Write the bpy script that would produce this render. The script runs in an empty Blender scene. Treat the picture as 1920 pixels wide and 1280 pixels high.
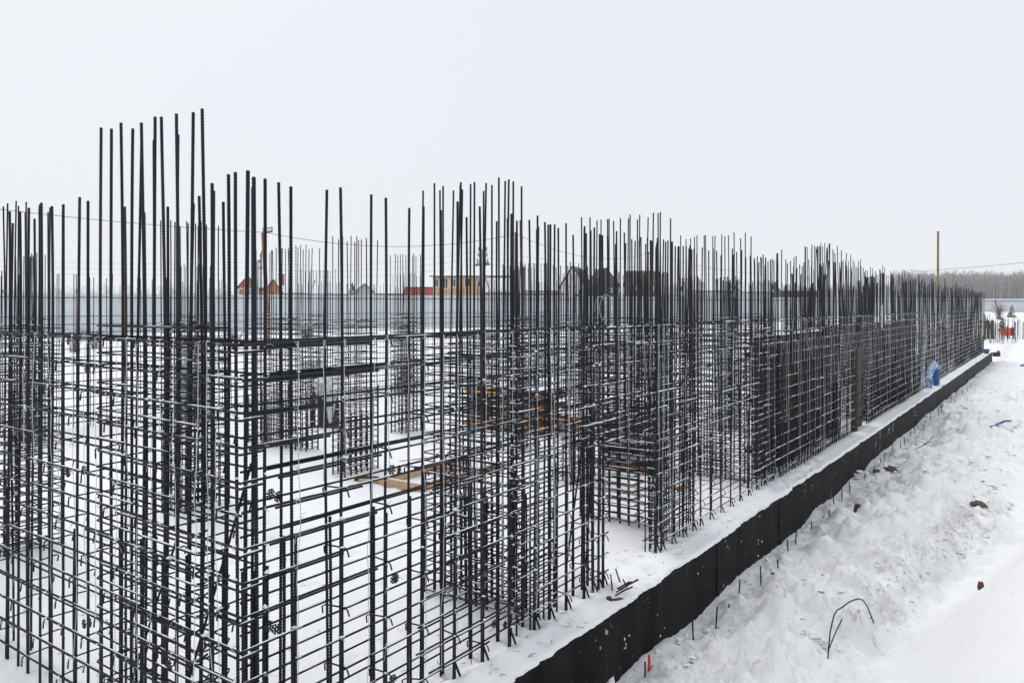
import bpy, math, random
import numpy as np
from mathutils import Vector, Matrix, Euler

random.seed(7)
rng = np.random.default_rng(11)
R = math.radians
SC = bpy.context.scene
COL = SC.collection

# ------------------------------------------------------------------ camera
YAW = 35.55                      # view direction, degrees from the long wall (+x) towards +y
cam_d = bpy.data.cameras.new('camera')
cam_d.sensor_width = 36.0
cam_d.lens = 36.0 * 1433.0 / 1920.0
cam_d.shift_y = -65.0 / 1920.0
cam_d.clip_start = 0.05
cam_d.clip_end = 3000.0
cam = bpy.data.objects.new('camera', cam_d)
COL.objects.link(cam)
cam.location = (0, 0, 3.0)
cam.rotation_euler = (R(90), 0, R(YAW - 90))
SC.camera = cam

# ------------------------------------------------------------------ sky (overcast) and soft sun
W = bpy.data.worlds.new('World')
SC.world = W
W.use_nodes = True
wt = W.node_tree
wt.nodes.clear()
SUN_EL, SUN_AZ = 52.0, 75.0     # degrees; azimuth measured from +x counter-clockwise
sky = wt.nodes.new('ShaderNodeTexSky')
sky.sky_type = 'NISHITA'
sky.sun_disc = False
sky.sun_elevation = R(SUN_EL)
sky.sun_rotation = R(90 - SUN_AZ)
sky.dust_density = 6.0
sky.air_density = 1.0
cloud = wt.nodes.new('ShaderNodeRGB')
cloud.outputs[0].default_value = (8.38, 8.70, 9.2, 1)
mix = wt.nodes.new('ShaderNodeMixRGB')
mix.inputs[0].default_value = 0.93
bg = wt.nodes.new('ShaderNodeBackground')
bg.inputs[1].default_value = 0.1022
wo = wt.nodes.new('ShaderNodeOutputWorld')
wt.links.new(sky.outputs[0], mix.inputs[1])
cn = wt.nodes.new('ShaderNodeTexNoise'); cn.inputs['Scale'].default_value = 1.6; cn.inputs['Detail'].default_value = 3
cr = wt.nodes.new('ShaderNodeMapRange'); cr.inputs[3].default_value = 0.965; cr.inputs[4].default_value = 1.035
ctc = wt.nodes.new('ShaderNodeTexCoord')
wt.links.new(ctc.outputs['Generated'], cn.inputs['Vector'])
wt.links.new(cn.outputs['Fac'], cr.inputs[0])
ch = wt.nodes.new('ShaderNodeHueSaturation')
wt.links.new(cloud.outputs[0], ch.inputs['Color'])
wt.links.new(cr.outputs[0], ch.inputs['Value'])
wt.links.new(ch.outputs[0], mix.inputs[2])
wt.links.new(mix.outputs[0], bg.inputs[0])
wt.links.new(bg.outputs[0], wo.inputs[0])
sun_d = bpy.data.lights.new('sun', 'SUN')
sun_d.energy = 1.25
sun_d.angle = R(32)
sun_d.color = (1.0, 0.985, 0.97)
sun = bpy.data.objects.new('sun', sun_d)
COL.objects.link(sun)
_sd = Vector((math.cos(R(SUN_EL)) * math.cos(R(SUN_AZ)), math.cos(R(SUN_EL)) * math.sin(R(SUN_AZ)), math.sin(R(SUN_EL))))
sun.rotation_euler = _sd.to_track_quat('Z', 'Y').to_euler()
SC.view_settings.view_transform = 'Standard'
SC.view_settings.look = 'None'
SC.view_settings.exposure = 0.0
SC.view_settings.gamma = 1.0
SC.view_settings.use_curve_mapping = False
SC.cycles.max_bounces = 6
SC.cycles.volume_bounces = 2
SC.cycles.diffuse_bounces = 3

# ------------------------------------------------------------------ materials
def nodes(m):
    m.use_nodes = True
    nt = m.node_tree
    return nt, nt.nodes['Principled BSDF']

def mat(name, col, rough=0.7, spec=0.3, metal=0.0, var=0.0, scale=8.0, col2=None, bump=0.0, bscale=40.0, objvar=0.0):
    m = bpy.data.materials.new(name)
    nt, b = nodes(m)
    b.inputs['Roughness'].default_value = rough
    b.inputs['Specular IOR Level'].default_value = spec
    b.inputs['Metallic'].default_value = metal
    b.inputs['Base Color'].default_value = (*col, 1)
    src = None
    if var or col2:
        tc = nt.nodes.new('ShaderNodeTexCoord')
        n = nt.nodes.new('ShaderNodeTexNoise')
        n.inputs['Scale'].default_value = scale
        n.inputs['Detail'].default_value = 6
        n.inputs['Roughness'].default_value = 0.65
        nt.links.new(tc.outputs['Object'], n.inputs['Vector'])
        r = nt.nodes.new('ShaderNodeValToRGB')
        c2 = col2 if col2 else tuple(c * (1 - var) for c in col)
        r.color_ramp.elements[0].position = 0.38
        r.color_ramp.elements[0].color = (*c2, 1)
        r.color_ramp.elements[1].position = 0.62
        r.color_ramp.elements[1].color = (*col, 1)
        nt.links.new(n.outputs['Fac'], r.inputs['Fac'])
        src = r.outputs['Color']
    if objvar:
        oi = nt.nodes.new('ShaderNodeObjectInfo')
        hs = nt.nodes.new('ShaderNodeHueSaturation')
        mr = nt.nodes.new('ShaderNodeMapRange')
        mr.inputs[3].default_value = 1 - objvar
        mr.inputs[4].default_value = 1 + objvar
        nt.links.new(oi.outputs['Random'], mr.inputs[0])
        nt.links.new(mr.outputs[0], hs.inputs['Value'])
        if src:
            nt.links.new(src, hs.inputs['Color'])
        else:
            hs.inputs['Color'].default_value = (*col, 1)
        src = hs.outputs['Color']
    if src:
        nt.links.new(src, b.inputs['Base Color'])
    if bump:
        tc2 = nt.nodes.new('ShaderNodeTexCoord')
        n2 = nt.nodes.new('ShaderNodeTexNoise')
        n2.inputs['Scale'].default_value = bscale
        n2.inputs['Detail'].default_value = 5
        nt.links.new(tc2.outputs['Object'], n2.inputs['Vector'])
        bp = nt.nodes.new('ShaderNodeBump')
        bp.inputs['Strength'].default_value = bump
        bp.inputs['Distance'].default_value = 0.02
        nt.links.new(n2.outputs['Fac'], bp.inputs['Height'])
        nt.links.new(bp.outputs[0], b.inputs['Normal'])
    return m

def steel_mat(name, base, rust, amount):
    """dark mill-scale steel, some bars a little browner, thin rust patches"""
    m = bpy.data.materials.new(name)
    nt, b = nodes(m)
    b.inputs['Roughness'].default_value = 0.5
    b.inputs['Specular IOR Level'].default_value = 0.17
    tc = nt.nodes.new('ShaderNodeTexCoord')
    oi = nt.nodes.new('ShaderNodeObjectInfo')
    ad = nt.nodes.new('ShaderNodeVectorMath'); ad.operation = 'ADD'
    cmb = nt.nodes.new('ShaderNodeMath'); cmb.operation = 'MULTIPLY'; cmb.inputs[1].default_value = 37.0
    nt.links.new(oi.outputs['Random'], cmb.inputs[0])
    nt.links.new(tc.outputs['Object'], ad.inputs[0])
    nt.links.new(cmb.outputs[0], ad.inputs[1])
    n = nt.nodes.new('ShaderNodeTexNoise')
    n.inputs['Scale'].default_value = 3.5
    n.inputs['Detail'].default_value = 5
    nt.links.new(ad.outputs[0], n.inputs['Vector'])
    # rustier bars by object random
    m1 = nt.nodes.new('ShaderNodeMath'); m1.operation = 'POWER'; m1.inputs[1].default_value = 5.0
    nt.links.new(oi.outputs['Random'], m1.inputs[0])
    m2 = nt.nodes.new('ShaderNodeMath'); m2.operation = 'MULTIPLY_ADD'
    m2.inputs[1].default_value = 0.22
    nt.links.new(m1.outputs[0], m2.inputs[0])
    nt.links.new(n.outputs['Fac'], m2.inputs[2])
    r = nt.nodes.new('ShaderNodeValToRGB')
    r.color_ramp.elements[0].position = 0.62 - amount
    r.color_ramp.elements[0].color = (*base, 1)
    r.color_ramp.elements[1].position = 0.86 - amount
    r.color_ramp.elements[1].color = (*rust, 1)
    nt.links.new(m2.outputs[0], r.inputs['Fac'])
    hs = nt.nodes.new('ShaderNodeHueSaturation')
    mr = nt.nodes.new('ShaderNodeMapRange')
    mr.inputs[3].default_value = 0.7
    mr.inputs[4].default_value = 1.35
    wn = nt.nodes.new('ShaderNodeTexWhiteNoise'); wn.noise_dimensions = '1D'
    nt.links.new(oi.outputs['Random'], wn.inputs['W'])
    nt.links.new(wn.outputs['Value'], mr.inputs[0])
    nt.links.new(mr.outputs[0], hs.inputs['Value'])
    nt.links.new(r.outputs['Color'], hs.inputs['Color'])
    nt.links.new(hs.outputs['Color'], b.inputs['Base Color'])
    return m

STEEL = steel_mat('rebar_steel', (0.0125, 0.0155, 0.0235), (0.045, 0.026, 0.016), 0.01)
RUSTY = steel_mat('rebar_rusty', (0.04, 0.03, 0.022), (0.085, 0.05, 0.03), 0.10)
WIRE = mat('frosted_wire', (0.48, 0.50, 0.53), 0.6, 0.3)
PLASTIC = mat('black_plastic', (0.010, 0.010, 0.012), 0.45, 0.4)

def snow_mat(name, specks, speck_scale, dirt, base=(0.93, 0.935, 0.94), bump=0.35, bscale=18.0):
    m = bpy.data.materials.new(name)
    nt, b = nodes(m)
    b.inputs['Roughness'].default_value = 0.75
    b.inputs['Specular IOR Level'].default_value = 0.2
    geo = nt.nodes.new('ShaderNodeNewGeometry')
    pos = geo.outputs['Position']
    col = None
    def noise(scale, detail=4, rough=0.55):
        n = nt.nodes.new('ShaderNodeTexNoise')
        n.inputs['Scale'].default_value = scale
        n.inputs['Detail'].default_value = detail
        n.inputs['Roughness'].default_value = rough
        nt.links.new(pos, n.inputs['Vector'])
        return n.outputs['Fac']
    def ramp(f, lo, hi):
        r = nt.nodes.new('ShaderNodeMapRange')
        r.clamp = True
        r.inputs[1].default_value = lo
        r.inputs[2].default_value = hi
        nt.links.new(f, r.inputs[0])
        return r.outputs[0]
    def mul(a, c):
        k = nt.nodes.new('ShaderNodeMath'); k.operation = 'MULTIPLY'
        nt.links.new(a, k.inputs[0])
        if isinstance(c, float):
            k.inputs[1].default_value = c
        else:
            nt.links.new(c, k.inputs[1])
        return k.outputs[0]
    def blend(fac, a, bcol):
        mx = nt.nodes.new('ShaderNodeMixRGB')
        nt.links.new(fac, mx.inputs[0])
        if isinstance(a, tuple):
            mx.inputs[1].default_value = (*a, 1)
        else:
            nt.links.new(a, mx.inputs[1])
        mx.inputs[2].default_value = (*bcol, 1)
        return mx.outputs[0]
    # old snow is a little greyer in patches
    c = blend(ramp(noise(0.9, 3), 0.42, 0.75), base, (0.88, 0.885, 0.90))
    if dirt > 0:
        at = nt.nodes.new('ShaderNodeAttribute')
        at.attribute_name = 'dirt'
        d1 = mul(at.outputs['Fac'], ramp(noise(2.6, 6, 0.7), 0.42, 0.62))
        c = blend(mul(d1, dirt), c, (0.33, 0.31, 0.29))
        d2 = mul(at.outputs['Fac'], ramp(noise(14.0, 6, 0.75), 0.54, 0.66))
        c = blend(mul(d2, 0.9), c, (0.16, 0.14, 0.125))
    if specks > 0:
        s = mul(ramp(noise(speck_scale, 3, 0.6), 0.68, 0.73), ramp(noise(1.1, 3), 0.44, 0.62))
        c = blend(mul(s, specks), c, (0.16, 0.14, 0.13))
    nt.links.new(c, b.inputs['Base Color'])
    bp = nt.nodes.new('ShaderNodeBump')
    bp.inputs['Strength'].default_value = bump
    bp.inputs['Distance'].default_value = 0.03
    nt.links.new(noise(bscale, 6, 0.65), bp.inputs['Height'])
    nt.links.new(bp.outputs[0], b.inputs['Normal'])
    return m

SNOW = snow_mat('snow_ground', 0.8, 30.0, 0.5, bump=0.6, bscale=26.0)
SNOW_SLAB = snow_mat('snow_slab', 0.7, 24.0, 0.0, (0.90, 0.905, 0.915), 0.3, 12.0)
SNOW_BAR = mat('snow_on_bars', (0.84, 0.86, 0.90), 0.8, 0.15)
SNOW_ROOF = mat('snow_on_roofs', (0.83, 0.85, 0.89), 0.8, 0.15, var=0.05, scale=2)

def bitumen_mat():
    m = bpy.data.materials.new('bitumen_coating')
    nt, b = nodes(m)
    b.inputs['Roughness'].default_value = 0.62
    b.inputs['Specular IOR Level'].default_value = 0.07
    geo = nt.nodes.new('ShaderNodeNewGeometry')
    def noise(sc, det, vec, rough=0.6):
        n = nt.nodes.new('ShaderNodeTexNoise')
        n.inputs['Scale'].default_value = sc
        n.inputs['Detail'].default_value = det
        n.inputs['Roughness'].default_value = rough
        nt.links.new(vec, n.inputs['Vector'])
        return n.outputs['Fac']
    mp = nt.nodes.new('ShaderNodeMapping')
    mp.inputs['Scale'].default_value = (2.6, 2.6, 0.55)
    nt.links.new(geo.outputs['Position'], mp.inputs[0])
    r = nt.nodes.new('ShaderNodeValToRGB')
    r.color_ramp.elements[0].position = 0.35
    r.color_ramp.elements[0].color = (0.0028, 0.0028, 0.0033, 1)
    r.color_ramp.elements[1].position = 0.72
    r.color_ramp.elements[1].color = (0.018, 0.018, 0.020, 1)
    nt.links.new(noise(1.0, 7, mp.outputs[0]), r.inputs[0])
    # frost and snow spatter stuck to the coating
    s1 = nt.nodes.new('ShaderNodeMapRange'); s1.inputs[1].default_value = 0.66; s1.inputs[2].default_value = 0.70
    nt.links.new(noise(13.0, 3, geo.outputs['Position']), s1.inputs[0])
    sm = nt.nodes.new('ShaderNodeMapRange'); sm.inputs[1].default_value = 0.52; sm.inputs[2].default_value = 0.62
    nt.links.new(noise(0.55, 3, geo.outputs['Position']), sm.inputs[0])
    sk = nt.nodes.new('ShaderNodeMath'); sk.operation = 'MULTIPLY'
    nt.links.new(s1.outputs[0], sk.inputs[0]); nt.links.new(sm.outputs[0], sk.inputs[1])
    mx = nt.nodes.new('ShaderNodeMixRGB')
    nt.links.new(sk.outputs[0], mx.inputs[0])
    nt.links.new(r.outputs[0], mx.inputs[1])
    mx.inputs[2].default_value = (0.6, 0.62, 0.65, 1)
    # thin grey scuffs
    s2 = nt.nodes.new('ShaderNodeMapRange'); s2.inputs[1].default_value = 0.60; s2.inputs[2].default_value = 0.85
    nt.links.new(noise(5.0, 8, mp.outputs[0], 0.75), s2.inputs[0])
    mx2 = nt.nodes.new('ShaderNodeMixRGB')
    nt.links.new(s2.outputs[0], mx2.inputs[0])
    nt.links.new(mx.outputs[0], mx2.inputs[1])
    mx2.inputs[2].default_value = (0.075, 0.075, 0.08, 1)
    nt.links.new(mx2.outputs[0], b.inputs['Base Color'])
    bp = nt.nodes.new('ShaderNodeBump'); bp.inputs['Strength'].default_value = 0.4; bp.inputs['Distance'].default_value = 0.01
    nt.links.new(noise(9.0, 6, geo.outputs['Position']), bp.inputs['Height'])
    nt.links.new(bp.outputs[0], b.inputs['Normal'])
    return m
BITUMEN = bitumen_mat()
PLY = mat('old_film_plywood', (0.060, 0.052, 0.044), 0.7, 0.15, col2=(0.026, 0.023, 0.021), scale=2.5, objvar=0.45)
WOOD = mat('fresh_pine', (0.56, 0.40, 0.25), 0.7, 0.2, col2=(0.46, 0.30, 0.17), scale=6, objvar=0.15)
WOOD_OLD = mat('weathered_wood', (0.10, 0.072, 0.052), 0.8, 0.15, col2=(0.05, 0.038, 0.03), scale=7, objvar=0.2)
YELLOW = mat('yellow_lacquer', (0.66, 0.33, 0.03), 0.5, 0.35, var=0.25, scale=5, objvar=0.1)
ORANGE = mat('orange_red_paint', (0.40, 0.11, 0.04), 0.55, 0.3, var=0.45, scale=6, objvar=0.25)
REDP = mat('red_paint', (0.55, 0.045, 0.018), 0.5, 0.35, var=0.3, scale=6)
DARKW = mat('dark_timber', (0.05, 0.032, 0.022), 0.75, 0.2, var=0.5, scale=6, objvar=0.3)
BLUE = mat('blue_plastic', (0.015, 0.10, 0.36), 0.4, 0.4, var=0.25, scale=4)
TARP = mat('grey_white_tarp', (0.66, 0.68, 0.70), 0.6, 0.3, var=0.30, scale=9, bump=0.5, bscale=14)
BRICK = mat('red_brick', (0.24, 0.085, 0.05), 0.85, 0.15, var=0.4, scale=20)

# ------------------------------------------------------------------ mesh helpers
class MB:
    def __init__(s):
        s.v = []; s.f = []; s.m = []
    def add(s, vs, fs, mi=0):
        o = len(s.v)
        s.v.extend(vs)
        s.f.extend([tuple(i + o for i in f) for f in fs])
        s.m.extend([mi] * len(fs))
    def box(s, x0, x1, y0, y1, z0, z1, mi=0, M=None):
        vs = [(x0, y0, z0), (x1, y0, z0), (x1, y1, z0), (x0, y1, z0), (x0, y0, z1), (x1, y0, z1), (x1, y1, z1), (x0, y1, z1)]
        if M is not None:
            vs = [tuple(M @ Vector(p)) for p in vs]
        s.add(vs, [(0, 3, 2, 1), (4, 5, 6, 7), (0, 1, 5, 4), (1, 2, 6, 5), (2, 3, 7, 6), (3, 0, 4, 7)], mi)
    def tube(s, pts, r, n=6, mi=0, closed=False, cap=True, r2=None):
        pts = [Vector(p) for p in pts]
        k = len(pts)
        rings = []
        for i, p in enumerate(pts):
            if closed:
                t = pts[(i + 1) % k] - pts[i - 1]
            else:
                t = pts[min(i + 1, k - 1)] - pts[max(i - 1, 0)]
            if t.length < 1e-9:
                t = Vector((0, 0, 1))
            t.normalize()
            up = Vector((0, 0, 1)) if abs(t.z) < 0.9 else Vector((1, 0, 0))
            a = t.cross(up).normalized()
            b = a.cross(t).normalized()
            rr = r if r2 is None else r + (r2 - r) * i / max(1, k - 1)
            rings.append([tuple(p + a * (rr * math.cos(2 * math.pi * j / n)) + b * (rr * math.sin(2 * math.pi * j / n))) for j in range(n)])
        vs = [q for ring in rings for q in ring]
        fs = []
        for i in range(k if closed else k - 1):
            i2 = (i + 1) % k
            for j in range(n):
                j2 = (j + 1) % n
                fs.append((i * n + j, i * n + j2, i2 * n + j2, i2 * n + j))
        if cap and not closed:
            fs.append(tuple(range(n - 1, -1, -1)))
            fs.append(tuple((k - 1) * n + j for j in range(n)))
        s.add(vs, fs, mi)
    def blob(s, c, rx, ry, rz, mi=0, jit=0.25):
        """small lumpy octahedron-like clump, flat below"""
        cx, cy, cz = c
        n = 5
        a0 = random.random() * 6.28
        vs = [(cx + random.uniform(-.2, .2) * rx, cy, cz + rz)]
        for j in range(n):
            a = a0 + 2 * math.pi * j / n
            q = 1 + random.uniform(-jit, jit)
            vs.append((cx + rx * q * math.cos(a), cy + ry * q * math.sin(a), cz + rz * random.uniform(-.15, .3)))
        vs.append((cx, cy, cz - rz * .35))
        fs = []
        for j in range(n):
            j2 = (j + 1) % n
            fs.append((0, 1 + j, 1 + j2))
            fs.append((n + 1, 1 + j2, 1 + j))
        s.add(vs, fs, mi)
    def ridge(s, p0, p1, w, h, mi=0):
        """thin line of snow lying along a bar (p at the bar's top)"""
        p0 = Vector(p0); p1 = Vector(p1)
        d = p1 - p0
        L = d.length
        if L < 0.02:
            return
        t = d / L
        side = t.cross(Vector((0, 0, 1)))
        if side.length < 1e-6:
            return
        side.normalize()
        up = Vector((0, 0, 1))
        n = max(2, int(L / 0.09))
        rows = []
        for i in range(n + 1):
            q = p0 + d * (i / n)
            e = 0.25 if i in (0, n) else random.uniform(.65, 1.2)
            rows.append([tuple(q - side * w * .5 * min(1, e)), tuple(q + up * h * e), tuple(q + side * w * .5 * min(1, e))])
        vs = [q for r_ in rows for q in r_]
        fs = []
        for i in range(n):
            a = i * 3; b = a + 3
            fs += [(a, b, b + 1, a + 1), (a + 1, b + 1, b + 2, a + 2)]
        s.add(vs, fs, mi)
    def mesh(s, name, mats):
        me = bpy.data.meshes.new(name)
        me.from_pydata(s.v, [], s.f)
        for m in mats:
            me.materials.append(m)
        if len(mats) > 1:
            me.polygons.foreach_set('material_index', s.m)
        me.update()
        return me
    def build(s, name, mats, parent=None, loc=(0, 0, 0), smooth=False, recalc=False):
        if not isinstance(mats, (list, tuple)):
            mats = [mats]
        me = s.mesh(name, mats)
        if smooth:
            me.polygons.foreach_set('use_smooth', [True] * len(me.polygons))
        o = bpy.data.objects.new(name, me)
        COL.objects.link(o)
        o.location = loc
        if parent is not None:
            o.parent = parent
        return o

def put(name, me, parent=None, loc=(0, 0, 0), rot=(0, 0, 0)):
    o = bpy.data.objects.new(name, me)
    COL.objects.link(o)
    o.location = loc
    o.rotation_euler = rot
    if parent is not None:
        o.parent = parent
    return o

def tag(o, label=None, cat=None, group=None, kind=None):
    if label: o['label'] = label
    if cat: o['category'] = cat
    if group: o['group'] = group
    if kind: o['kind'] = kind
    return o

_ORD = ['first', 'second', 'third', 'fourth', 'fifth', 'sixth', 'seventh', 'eighth', 'ninth', 'tenth', 'eleventh', 'twelfth', 'thirteenth', 'fourteenth', 'fifteenth', 'sixteenth', 'seventeenth', 'eighteenth', 'nineteenth']
def ordinal(n):
    if n <= 19:
        return _ORD[n - 1]
    t, u = divmod(n, 10)
    return {2: 'twentieth', 3: 'thirtieth'}[t] if u == 0 else {2: 'twenty-', 3: 'thirty-'}[t] + _ORD[u - 1]

def empty(name, loc=(0, 0, 0), rz=0.0):
    o = bpy.data.objects.new(name, None)
    COL.objects.link(o)
    o.location = loc
    o.rotation_euler = (0, 0, rz)
    o.empty_display_size = 0.2
    return o

# ------------------------------------------------------------------ noise for the ground
_tab = rng.random((256, 256))
def vn(x, y):
    xi = np.floor(x).astype(int); yi = np.floor(y).astype(int)
    fx = x - xi; fy = y - yi
    fx = fx * fx * (3 - 2 * fx); fy = fy * fy * (3 - 2 * fy)
    a = _tab[xi & 255, yi & 255]; b = _tab[(xi + 1) & 255, yi & 255]
    c = _tab[xi & 255, (yi + 1) & 255]; d = _tab[(xi + 1) & 255, (yi + 1) & 255]
    return (a * (1 - fx) + b * fx) * (1 - fy) + (c * (1 - fx) + d * fx) * fy - 0.5
def fbm(x, y, o=4, g=0.5):
    s = 0; a = 1.0
    for i in range(o):
        s = s + a * vn(x * 2 ** i + 17.3 * i, y * 2 ** i + 5.1 * i)
        a *= g
    return s
def sstep(t):
    t = np.clip(t, 0, 1)
    return t * t * (3 - 2 * t)

SX0, SX1, SY0, SY1 = 1.6, 59.0, 3.5, 21.0       # the slab
FA = Vector((0.0, 79.45)); FB = Vector((160.0, -23.6))     # the fence line
FD = (FB - FA).normalized(); FN = Vector((FD.y, -FD.x))      # FN points to the camera side
def fence_base(x):
    return np.interp(x, [0, 24, 65, 107, 160], [0.8, 0.8, 1.2, 2.3, 2.4])
def toe(x):
    return np.interp(x, [0, 3, 5.5, 8.5, 11, 14, 18, 21, 26, 40, 80], [1.7, 1.5, 1.45, 1.75, 1.35, .75, .8, .75, -.6, -3, -4])

_clods = []
for _ in range(2600):
    cx = 4.5 + 30 * random.random() ** 1.7
    t_ = float(toe(cx))
    cy = random.uniform(t_ - 0.2, 3.25)
    rad = random.choice([.03, .04, .05, .06, .08, .1, .14, .2]) * random.uniform(.8, 1.3)
    _clods.append((cx, cy, rad, rad * random.uniform(.25, .55)))

def ground(x, y):
    """height of the snow; x, y arrays"""
    base = np.interp(x, [0, 12, 18, 60, 75], [-.68, -.68, -.58, -.6, -.45])
    z = base + 0.0 * y
    t = toe(x)
    d = t - y
    z = z + 2.05 * sstep(d / 2.5)
    z = z + 0.30 * np.exp(-(((x - 20.5) / 2.6) ** 2 + ((y - .55) / .9) ** 2))
    z = z + 0.16 * np.exp(-(((x - 8.3) / 1.6) ** 2 + ((y - 2.1) / .6) ** 2))
    z = z + 0.15 * sstep((2.9 - y) / .9) * sstep((y - t) / .8) * sstep((45 - x) / 20)
    # trampled, lumpy band between the slab and the smooth bank
    rough = sstep((y - t + .5) / .8) * sstep((3.75 - y) / .35) * sstep((70 - x) / 15)
    foot = .45 + .55 * sstep((3.3 - y) / .7)
    z = z + rough * foot * (0.26 * fbm(x * .7, y * 1.1, 3) + 0.13 * np.abs(fbm(x * 2.6, y * 3.0, 4, .6)) + 0.06 * np.abs(fbm(x * 8, y * 8, 4, .65)) + 0.02 * fbm(x * 16, y * 16, 2, .6))
    z = z + 0.07 * fbm(x * .5 + 40, y * .5, 3) * (1 - rough)
    soft = (1 - rough) * sstep((y + 4) / 2) * sstep((4.4 - y) / .6) * sstep((40 - x) / 10) * sstep(x / 3)
    z = z + soft * (.05 * fbm(x * 1.1 + 7, y * 1.4, 3) + .018 * fbm(x * 5, y * 5, 3) - .03 * np.maximum(0, fbm(x * 3.3 + 3, y * 3.3, 2) - .28))
    # toward the fence the yard rises
    sd = (x - FA.x) * FN.x + (y - FA.y) * FN.y          # metres inside the fence
    fz = fence_base(x)
    far = sstep((18.0 - sd) / 16.0)
    yard = np.where((y > 6) | (x > 62), np.interp(np.maximum(y - SY1, 0.25 * (x - 60) - 6), [-6, -5, 0, 10, 30], [-.45, -.3, -.02, .08, .25]), z)
    yard = yard + 0.12 * fbm(x * .35, y * .35, 4)
    k = sstep(np.maximum((y - 4.5) / 3.0, (x - 60) / 14.0))
    z = z * (1 - k) + yard * k
    z = z * (1 - far) + (fz + .25 * fbm(x * .2, y * .2, 3)) * far
    beyond = np.maximum(-sd, 0)
    z = z + np.minimum(beyond * .004, 1.2)
    # under the slab
    ins = (x > SX0 + .05) & (x < SX1 - .05) & (y > SY0 + .12) & (y < SY1 - .05)
    z = np.where(ins, -.95, z)
    return z

def grid_lines(segs):
    out = []
    for a, b, st in segs:
        n = max(1, int(round((b - a) / st)))
        out += list(np.linspace(a, b, n, endpoint=False))
    out.append(segs[-1][1])
    return np.array(out)

def make_ground():
    xs = grid_lines([(-300, -60, 40), (-60, -6, 4), (-6, 4, .4), (4, 14, .038), (14, 24, .07), (24, 40, .16), (40, 62, .35), (62, 130, 1.2), (130, 260, 5), (260, 700, 40)])
    ys = grid_lines([(-300, -100, 40), (-100, -12, 6), (-12, -1.5, .5), (-1.5, 3.62, .042), (3.62, 6, .5), (6, 22, 1.5), (22, 100, 1.5), (100, 200, 6), (200, 700, 40)])
    X, Y = np.meshgrid(xs, ys, indexing='ij')
    Z = ground(X, Y)
    for cx, cy, rad, hh in _clods:
        i0, i1 = np.searchsorted(xs, [cx - rad, cx + rad]); j0, j1 = np.searchsorted(ys, [cy - rad, cy + rad])
        if i1 <= i0 or j1 <= j0:
            continue
        q = ((X[i0:i1, j0:j1] - cx) ** 2 + (Y[i0:i1, j0:j1] - cy) ** 2) / rad ** 2
        Z[i0:i1, j0:j1] += hh * np.sqrt(np.clip(1 - q, 0, 1)) * (1 + .5 * vn(X[i0:i1, j0:j1] * 25, Y[i0:i1, j0:j1] * 25))
    nx, ny = X.shape
    me = bpy.data.meshes.new('snow_ground')
    vs = np.stack([X, Y, Z], -1).reshape(-1, 3)
    I, J = np.meshgrid(np.arange(nx - 1), np.arange(ny - 1), indexing='ij')
    a = (I * ny + J).ravel()
    F = np.stack([a, a + ny, a + ny + 1, a + 1], -1)
    me.vertices.add(len(vs)); me.vertices.foreach_set('co', vs.ravel())
    me.loops.add(F.size); me.loops.foreach_set('vertex_index', F.ravel().astype(np.int32))
    me.polygons.add(len(F)); me.polygons.foreach_set('loop_start', np.arange(0, F.size, 4, dtype=np.int32))
    me.polygons.foreach_set('use_smooth', np.ones(len(F), bool))
    me.update(calc_edges=True)
    # where soil was stirred up: along the slab foot and in the track at the bank's toe
    t = toe(X)
    dirt = 0.5 * np.exp(-((Y - 3.2) / .38) ** 2) + 1.3 * np.exp(-(((X - 14.6) / 1.6) ** 2 + ((Y - t - .35) / .26) ** 2)) + .5 * np.exp(-(((X - 12.4) / 2.6) ** 2 + ((Y - t - .3) / .3) ** 2)) + 0.75 * np.exp(-(((X - 17.3) / 1.4) ** 2 + ((Y - 2.75) / .42) ** 2)) + .45 * np.exp(-(((X - 10.5) / 2.2) ** 2 + ((Y - 1.75) / .45) ** 2)) + .05 * (Y > t) * (Y < 3.4) + .2 * np.exp(-((Y - 4) / 2.5) ** 2) * (X > 60)
    dirt = np.clip(dirt, 0, 1) * (X > 0) * (X < 90)
    at = me.attributes.new('dirt', 'FLOAT', 'POINT')
    at.data.foreach_set('value', dirt.ravel().astype(np.float32))
    me.materials.append(SNOW)
    o = bpy.data.objects.new('snow_ground', me)
    COL.objects.link(o)
    o['kind'] = 'structure'
    return o
make_ground()

def gz(x, y):
    return float(ground(np.array([x], float), np.array([y], float))[0])

# ------------------------------------------------------------------ foundation slab
slab = tag(empty('foundation_slab', (SX0, SY0, -.9)), 'long concrete foundation slab with black bitumen coated edge under snow', 'foundation')
slab['kind'] = 'structure'
cuts = [SX0, 7.2, 12.0, 18.5, 26.0, 34.0, 42.0, 50.0, SX1]
for i in range(len(cuts) - 1):
    off = [0, .012, -.004, .02, .006, .016, 0, .012][i]
    m = MB(); m.box(cuts[i] - SX0 + .004, cuts[i + 1] - SX0 - .004, off, SY1 - SY0, 0, .9)
    m.build('slab_section', BITUMEN, slab)

for i, x in enumerate([5.2, 9.35, 14.7, 16.6, 22.8, 31.0, 45.0]):
    m = MB(); w = random.uniform(.05, .16)
    n = 7
    vs = []; fs = []
    for k in range(n):
        z = .02 + .86 * k / (n - 1)
        vs += [(x - SX0 + random.uniform(-.006, .006), -.0015, z), (x - SX0 + .004, -.005 + random.uniform(-.002, .001), z), (x - SX0 + w, -.004 + random.uniform(-.002, .001), z), (x - SX0 + w + .01, -.0015, z)]
    for k in range(n - 1):
        for j in range(3):
            fs.append((k * 4 + j, k * 4 + j + 1, k * 4 + j + 5, k * 4 + j + 4))
    m.add(vs, fs); m.build('membrane_lap', BITUMEN, slab)

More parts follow.
